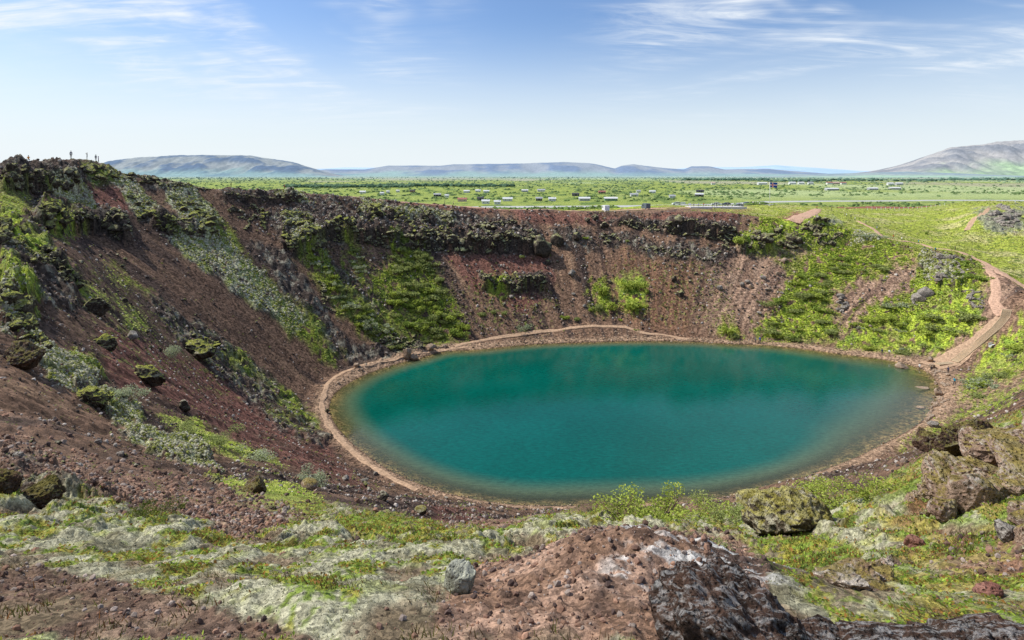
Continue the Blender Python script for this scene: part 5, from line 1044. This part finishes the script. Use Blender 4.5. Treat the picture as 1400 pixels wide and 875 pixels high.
# flag on its pole
def flag():
    Y=285.; x=(1052.5-CX)/F*Y; z=float(zat(x,Y)); top=EYE-(248.5-HZ)/F*Y; h=top-z
    t=empty('flagpole',(x,Y,z),0,'tall white flagpole flying a blue flag with a red cross edged white','flagpole')
    MB().cyl((0,0,h/2),.14,h,r2=.08,seg=12).build('pole',M_white,t,True); MB().cyl((0,0,h+.1),.14,.2,seg=10).build('finial',M_steel,t); MB().box(-.45,.45,-.45,.45,0,.3,.03).build('base',M_conc,t)
    W,H=3.5,2.5; nx,nz=60,30; a,b=np.meshgrid(np.linspace(0,W,nx),np.linspace(0,H,nz)); yy=.28*np.sin(a*2.6+b*.8)*(a/W)**.6; 
    V=np.stack([a+.12,yy,h-.25-H+b-.22*(a/W)**1.3],-1).reshape(-1,3); i=np.arange(nx*nz).reshape(nz,nx); q=np.stack([i[:-1,:-1],i[:-1,1:],i[1:,1:],i[1:,:-1]],-1).reshape(-1,4)
    ca=(a[:-1,:-1]+W/nx/2)/W*25; cb=(b[:-1,:-1]+H/nz/2)/H*18
    m=np.zeros(ca.shape,int); m[(np.abs(ca-9)<2)|(np.abs(cb-9)<2)]=1; m[(np.abs(ca-9)<1)|(np.abs(cb-9)<1)]=2
    fm=[simple('flag_blue',(.01,.06,.33),.8),simple('flag_white',(.85,.85,.85),.8),simple('flag_red',(.65,.02,.03),.8)]
    f=bpy.data.objects.new('flag',mesh_np('flag',V,q,fm,True,m.ravel())); link(f,parent=t)
flag()
# viewing platform
def platform():
    Y0=258.; xa=(944.5-CX)/F*Y0; xb=(1021-CX)/F*Y0; xs=np.linspace(xa,xb,40); z=float(zat(xs,np.full(40,Y0)).mean()); ztop=EYE-(282.8-HZ)/F*Y0
    t=empty('viewing_platform',((xa+xb)/2,Y0,ztop),0,'long low pale viewing platform with a railing on the far rim','platform'); L=(xb-xa)/2
    MB().box(-L,L,-.15,.15,-1.35,.0,.03).build('front_wall',M_conc,t); MB().box(-L+.02,L-.02,.153,9,-.35,-.12).build('deck',M_conc,t)
    MB().box(-L,L,-.04,.04,.95,1.03).build('rail',M_steel,t)
    for k in range(20): x=-L+.1+k*(2*L-.2)/19; MB().box(x-.03,x+.03,-.03,.03,.0,.95).build('railing_post',M_steel,t)
    for o in COL.objects:
        if 'pz' in o: o.location[2]=ztop-.12; del o['pz']
platform()
# wooden stairs to the lake
def stairs():
    pts=[U1(a,b,90) for a,b in [(1377,424),(1374,436),(1362,450),(1345,464),(1325,480),(1305,496)]]; P=np.array(pts); L=np.r_[0,np.cumsum(np.linalg.norm(np.diff(P[:,:2],axis=0),axis=1))]
    t=empty('wooden_stairs',tuple(P[-1]),0,'long pale wooden stairway descending the bank to the right beach','stairs'); n=60; s=np.linspace(0,L[-1],n); Q=np.stack([np.interp(s,L,P[:,k]) for k in range(3)],1); Q[:,2]=np.maximum(zat(Q[:,0],Q[:,1])+.22,Q[:,2]); Q[:,2]=np.convolve(np.pad(Q[:,2],3,'edge'),np.ones(7)/7,'valid')+.12; Q-=P[-1]
    T=np.gradient(Q[:,:2],axis=0); T/=np.linalg.norm(T,axis=1)[:,None]; N=np.c_[-T[:,1],T[:,0]]; w=.85
    for k in range(n):
        ang=math.atan2(T[k,1],T[k,0]); b=MB().box(-.24,.24,-w,w,-.04,.03,.01); o=b.build('tread',M_wood,t); o.location=Q[k]; o.rotation_euler[2]=ang
    for sgn in (-1,1):
        V=[];Fq=[]
        for k in range(n):
            e=Q[k,:2]+N[k]*sgn*(w+.06)
            for dz in (-.32,.12):
                for dn in (-.04,.04): V.append((e[0]+N[k,0]*dn,e[1]+N[k,1]*dn,Q[k,2]+dz))
        for k in range(n-1):
            a=4*k;b=a+4
            for (p,q) in ((0,1),(1,3),(3,2),(2,0)): Fq.append((a+p,a+q,b+q,b+p))
        Fq+=[(0,1,3,2),(4*n-4,4*n-3,4*n-1,4*n-2)]
        link(bpy.data.objects.new('stringer',mesh_np('stringer',np.array(V),np.array(Fq),[M_wood])),parent=t)
stairs()
def landing(px,py,w,d,rz,label):
    p=U1(px,py,90); t=empty('wooden_landing',(p[0],p[1],p[2]+.25),rz,label,'landing')
    for k in range(8): y=-d/2+k*d/8; MB().box(-w/2,w/2,y+.02,y+d/8-.02,0,.06,.01).build('plank',M_wood,t)
    for sx in (-1,1): MB().box(sx*w/2-.06,sx*w/2+.06,-d/2,d/2,-.35,-.003).build('beam',M_wood,t)
landing(1292,498,5,1.4,.25,'small wooden landing at the foot of the stairway on the beach')
def bench(px,py):
    p=U1(px,py,80); t=empty('picnic_bench',(p[0],p[1],p[2]),.5,'small pale wooden bench on the grassy bank right of the stairway','bench')
    MB().box(-1,1,-.25,.25,.42,.48,.01).build('seat',M_white,t); MB().box(-1,1,.28,.33,.55,.95,.01).build('backrest',M_white,t)
    for sx in (-.85,.85): MB().box(sx-.05,sx+.05,-.2,.3,0,.419).build('leg',M_white,t)
bench(1356,474)
# white posts along the red yard and by the right track
for k in range(18):
    px=1186+k*6.2; Y=312+k*1.0; x=(px-CX)/F*Y; p=(x,Y,float(zat(x,Y)))
    t=empty('fence_post',p,0,'thin white post in the row edging the red gravel yard','post','white posts edging the red yard'); MB().cyl((0,0,.6),.09,1.2,seg=8).build('post',M_white,t); MB().cyl((0,0,1.23),.11,.06,seg=8,r2=.05).build('cap',M_white,t)
def signboard(px,Y,label,w=1.6,rz=0,ymin=0):
    x=(px-CX)/F*Y; t=empty('information_board',(x,Y,float(zat(x,Y))),rz,label,'sign'); MB().box(-w/2,w/2,-.04,.04,.9,2.0,.02).build('panel',M_white,t)
    for sx in (-1,1): MB().box(sx*w*.4-.05,sx*w*.4+.05,-.03+.08,.03+.08,0,1.9).build('leg',M_wood,t)
signboard(934,276,'small white board standing left of the viewing platform',2.2); signboard(943,262,'small reddish framed board touching the left end of the platform',1.2)
# ------------------------------------------------------------------ houses on the plain
HM={'white':(.62,.63,.63),'red':(.34,.14,.11),'dark':(.06,.06,.065),'grey':(.38,.39,.40),'green':(.14,.25,.16),'pale':(.60,.60,.58),'brown':(.2,.12,.08),'pink':(.55,.40,.34)}
def house(px,py,wpx,roof,wall,label,h=2.6,rh=1.6,rz=.0,zb=None,group=None):
    Y=(EYE-20)*F/(py-HZ); 
    for _ in range(3): x=(px-CX)/F*Y; Y=(EYE-float(zat(x,Y)))*F/(py-HZ)
    x=(px-CX)/F*Y; z=float(zat(x,Y)); W=wpx*.85*Y/F; D=min(W*.55,10); h=h*max(1,Y/900); rh=rh*max(1,Y/1100)
    t=empty('house',(x,Y,z),rz,label,'house',group)
    MB().box(-W/2,W/2,-D/2,D/2,-1,h).build('wall',simple('wall_'+wall,HM[wall]),t)
    e=.5; r=MB().prism([(-D/2-e,h+.01),(0,h+rh),(D/2+e,h+.01),(0,h+.02+rh*.15)],-W/2-e,W/2+e).build('roof',simple('roof_'+roof,HM[roof]),t)
    MB().box(W*.18,W*.18+.8,-.4,.4,h+rh*.5,h+rh+.7).build('chimney',M_conc,r)
    nw=max(2,min(6,int(W/3.5)))
    for k in range(nw):
        wx=-W/2+(k+.5)*W/nw; w=MB().box(wx-.55,wx+.55,-D/2-.06,-D/2-.003,h*.35,h*.78).build('window',M_white,t); MB().box(wx-.45,wx+.45,-D/2-.08,-D/2-.063,h*.40,h*.73).build('pane',M_dglass,w)
HS=[(496,264.5,9,'white','pale','small white roofed cottage farthest left on the plain'),(522.5,266.5,6,'white','white','tiny white cottage second from the left on the plain'),(530.5,264,5,'pale','white','tiny pale cottage right behind the second cottage from left'),(544,263,5,'pale','white','tiny pale cottage third along the far row at left'),(564,263,8,'dark','brown','dark low cottage at left of the far row'),(598,268.5,11,'grey','dark','dark cottage with bright gable left of the red roofed one'),(611,270,6,'white','white','tiny white shed beside the dark gabled cottage'),(638,263.5,9,'white','white','white long cottage, left of three in the far row over the cliffs'),(653.5,262.6,8,'white','white','white cottage, middle of three in the far row over the cliffs'),(665,263.5,9,'white','white','white cottage, right of three in the far row over the cliffs'),(632,275.5,14,'red','pink','cottage with a reddish roof close behind the far rim'),(657,274,10,'dark','dark','black cottage right of the red roofed cottage'),(664,278.5,12,'white','white','white roofed cottage nearest the rim, left one'),(694,275,15,'white','pale','broad white cottage above the middle of the long cliff'),(680,279.5,10,'white','white','low white cottage beside the broad white cottage'),
(717.6,262.5,10,'pale','grey','pale cottage far out over the middle of the view'),(740,262,12,'grey','pale','grey cottage far out right of the pale cottage'),(787,268,11,'dark','dark','dark gabled cottage amid trees over the far wall'),(823,264.5,11,'red','brown','dark red long house on the central plain'),(799,274.5,17,'white','grey','long cottage with a bright roof just beyond the road'),(737,274.5,10,'grey','dark','dark cottage left of the bright roofed long cottage'),(755,275,11,'white','white','white cottage by the dark one just beyond the road'),(835,274.5,20,'pale','green','long green walled cottage beyond the road'),(867,268.5,12,'grey','pale','grey gabled cottage on the central plain'),(892,264,9,'white','white','white farm building right of the grey gabled cottage'),(873,263.5,6,'grey','white','tiny grey cottage beside the white farm building'),(919,271,9,'grey','pale','pale blue grey cottage left above the platform'),(957,263,11,'dark','dark','dark house, upper one of two above the platform'),(956,268.5,12,'white','dark','white roofed house, lower one of two above the platform'),
(1042,252.5,14,'pale','white','long pale farm left of the flag top'),(1083,252,10,'white','white','white farm house, left end of the far farm row'),(1095,252,9,'pale','white','pale farm house in the middle of the far farm row'),(1108,252,8,'grey','white','grey roofed farm house, right end of the far farm row'),(1134,252,9,'red','white','red roofed farm building, left one'),(1143,252,9,'pink','pink','pinkish farm building between two red roofed ones'),(1153,252.2,8,'red','white','red roofed farm building, right one'),(1137,260.3,19,'white','grey','long white roofed barn on the near meadow, left one'),(1193,259.8,14,'white','grey','white roofed barn in the middle of the near meadow'),(1217,253.2,9,'white','white','white farm house, left of the far pair on the meadow'),(1229,253.2,10,'white','grey','white farm house, right of the far pair on the meadow'),(1223,259.2,16,'pale','grey','long low barn, right one on the near meadow'),(975,252.5,6,'pink','white','tiny reddish house far out on the bare plain')]
for hh in HS: house(hh[0],hh[1],hh[2],hh[3],hh[4],hh[5],rz=0)
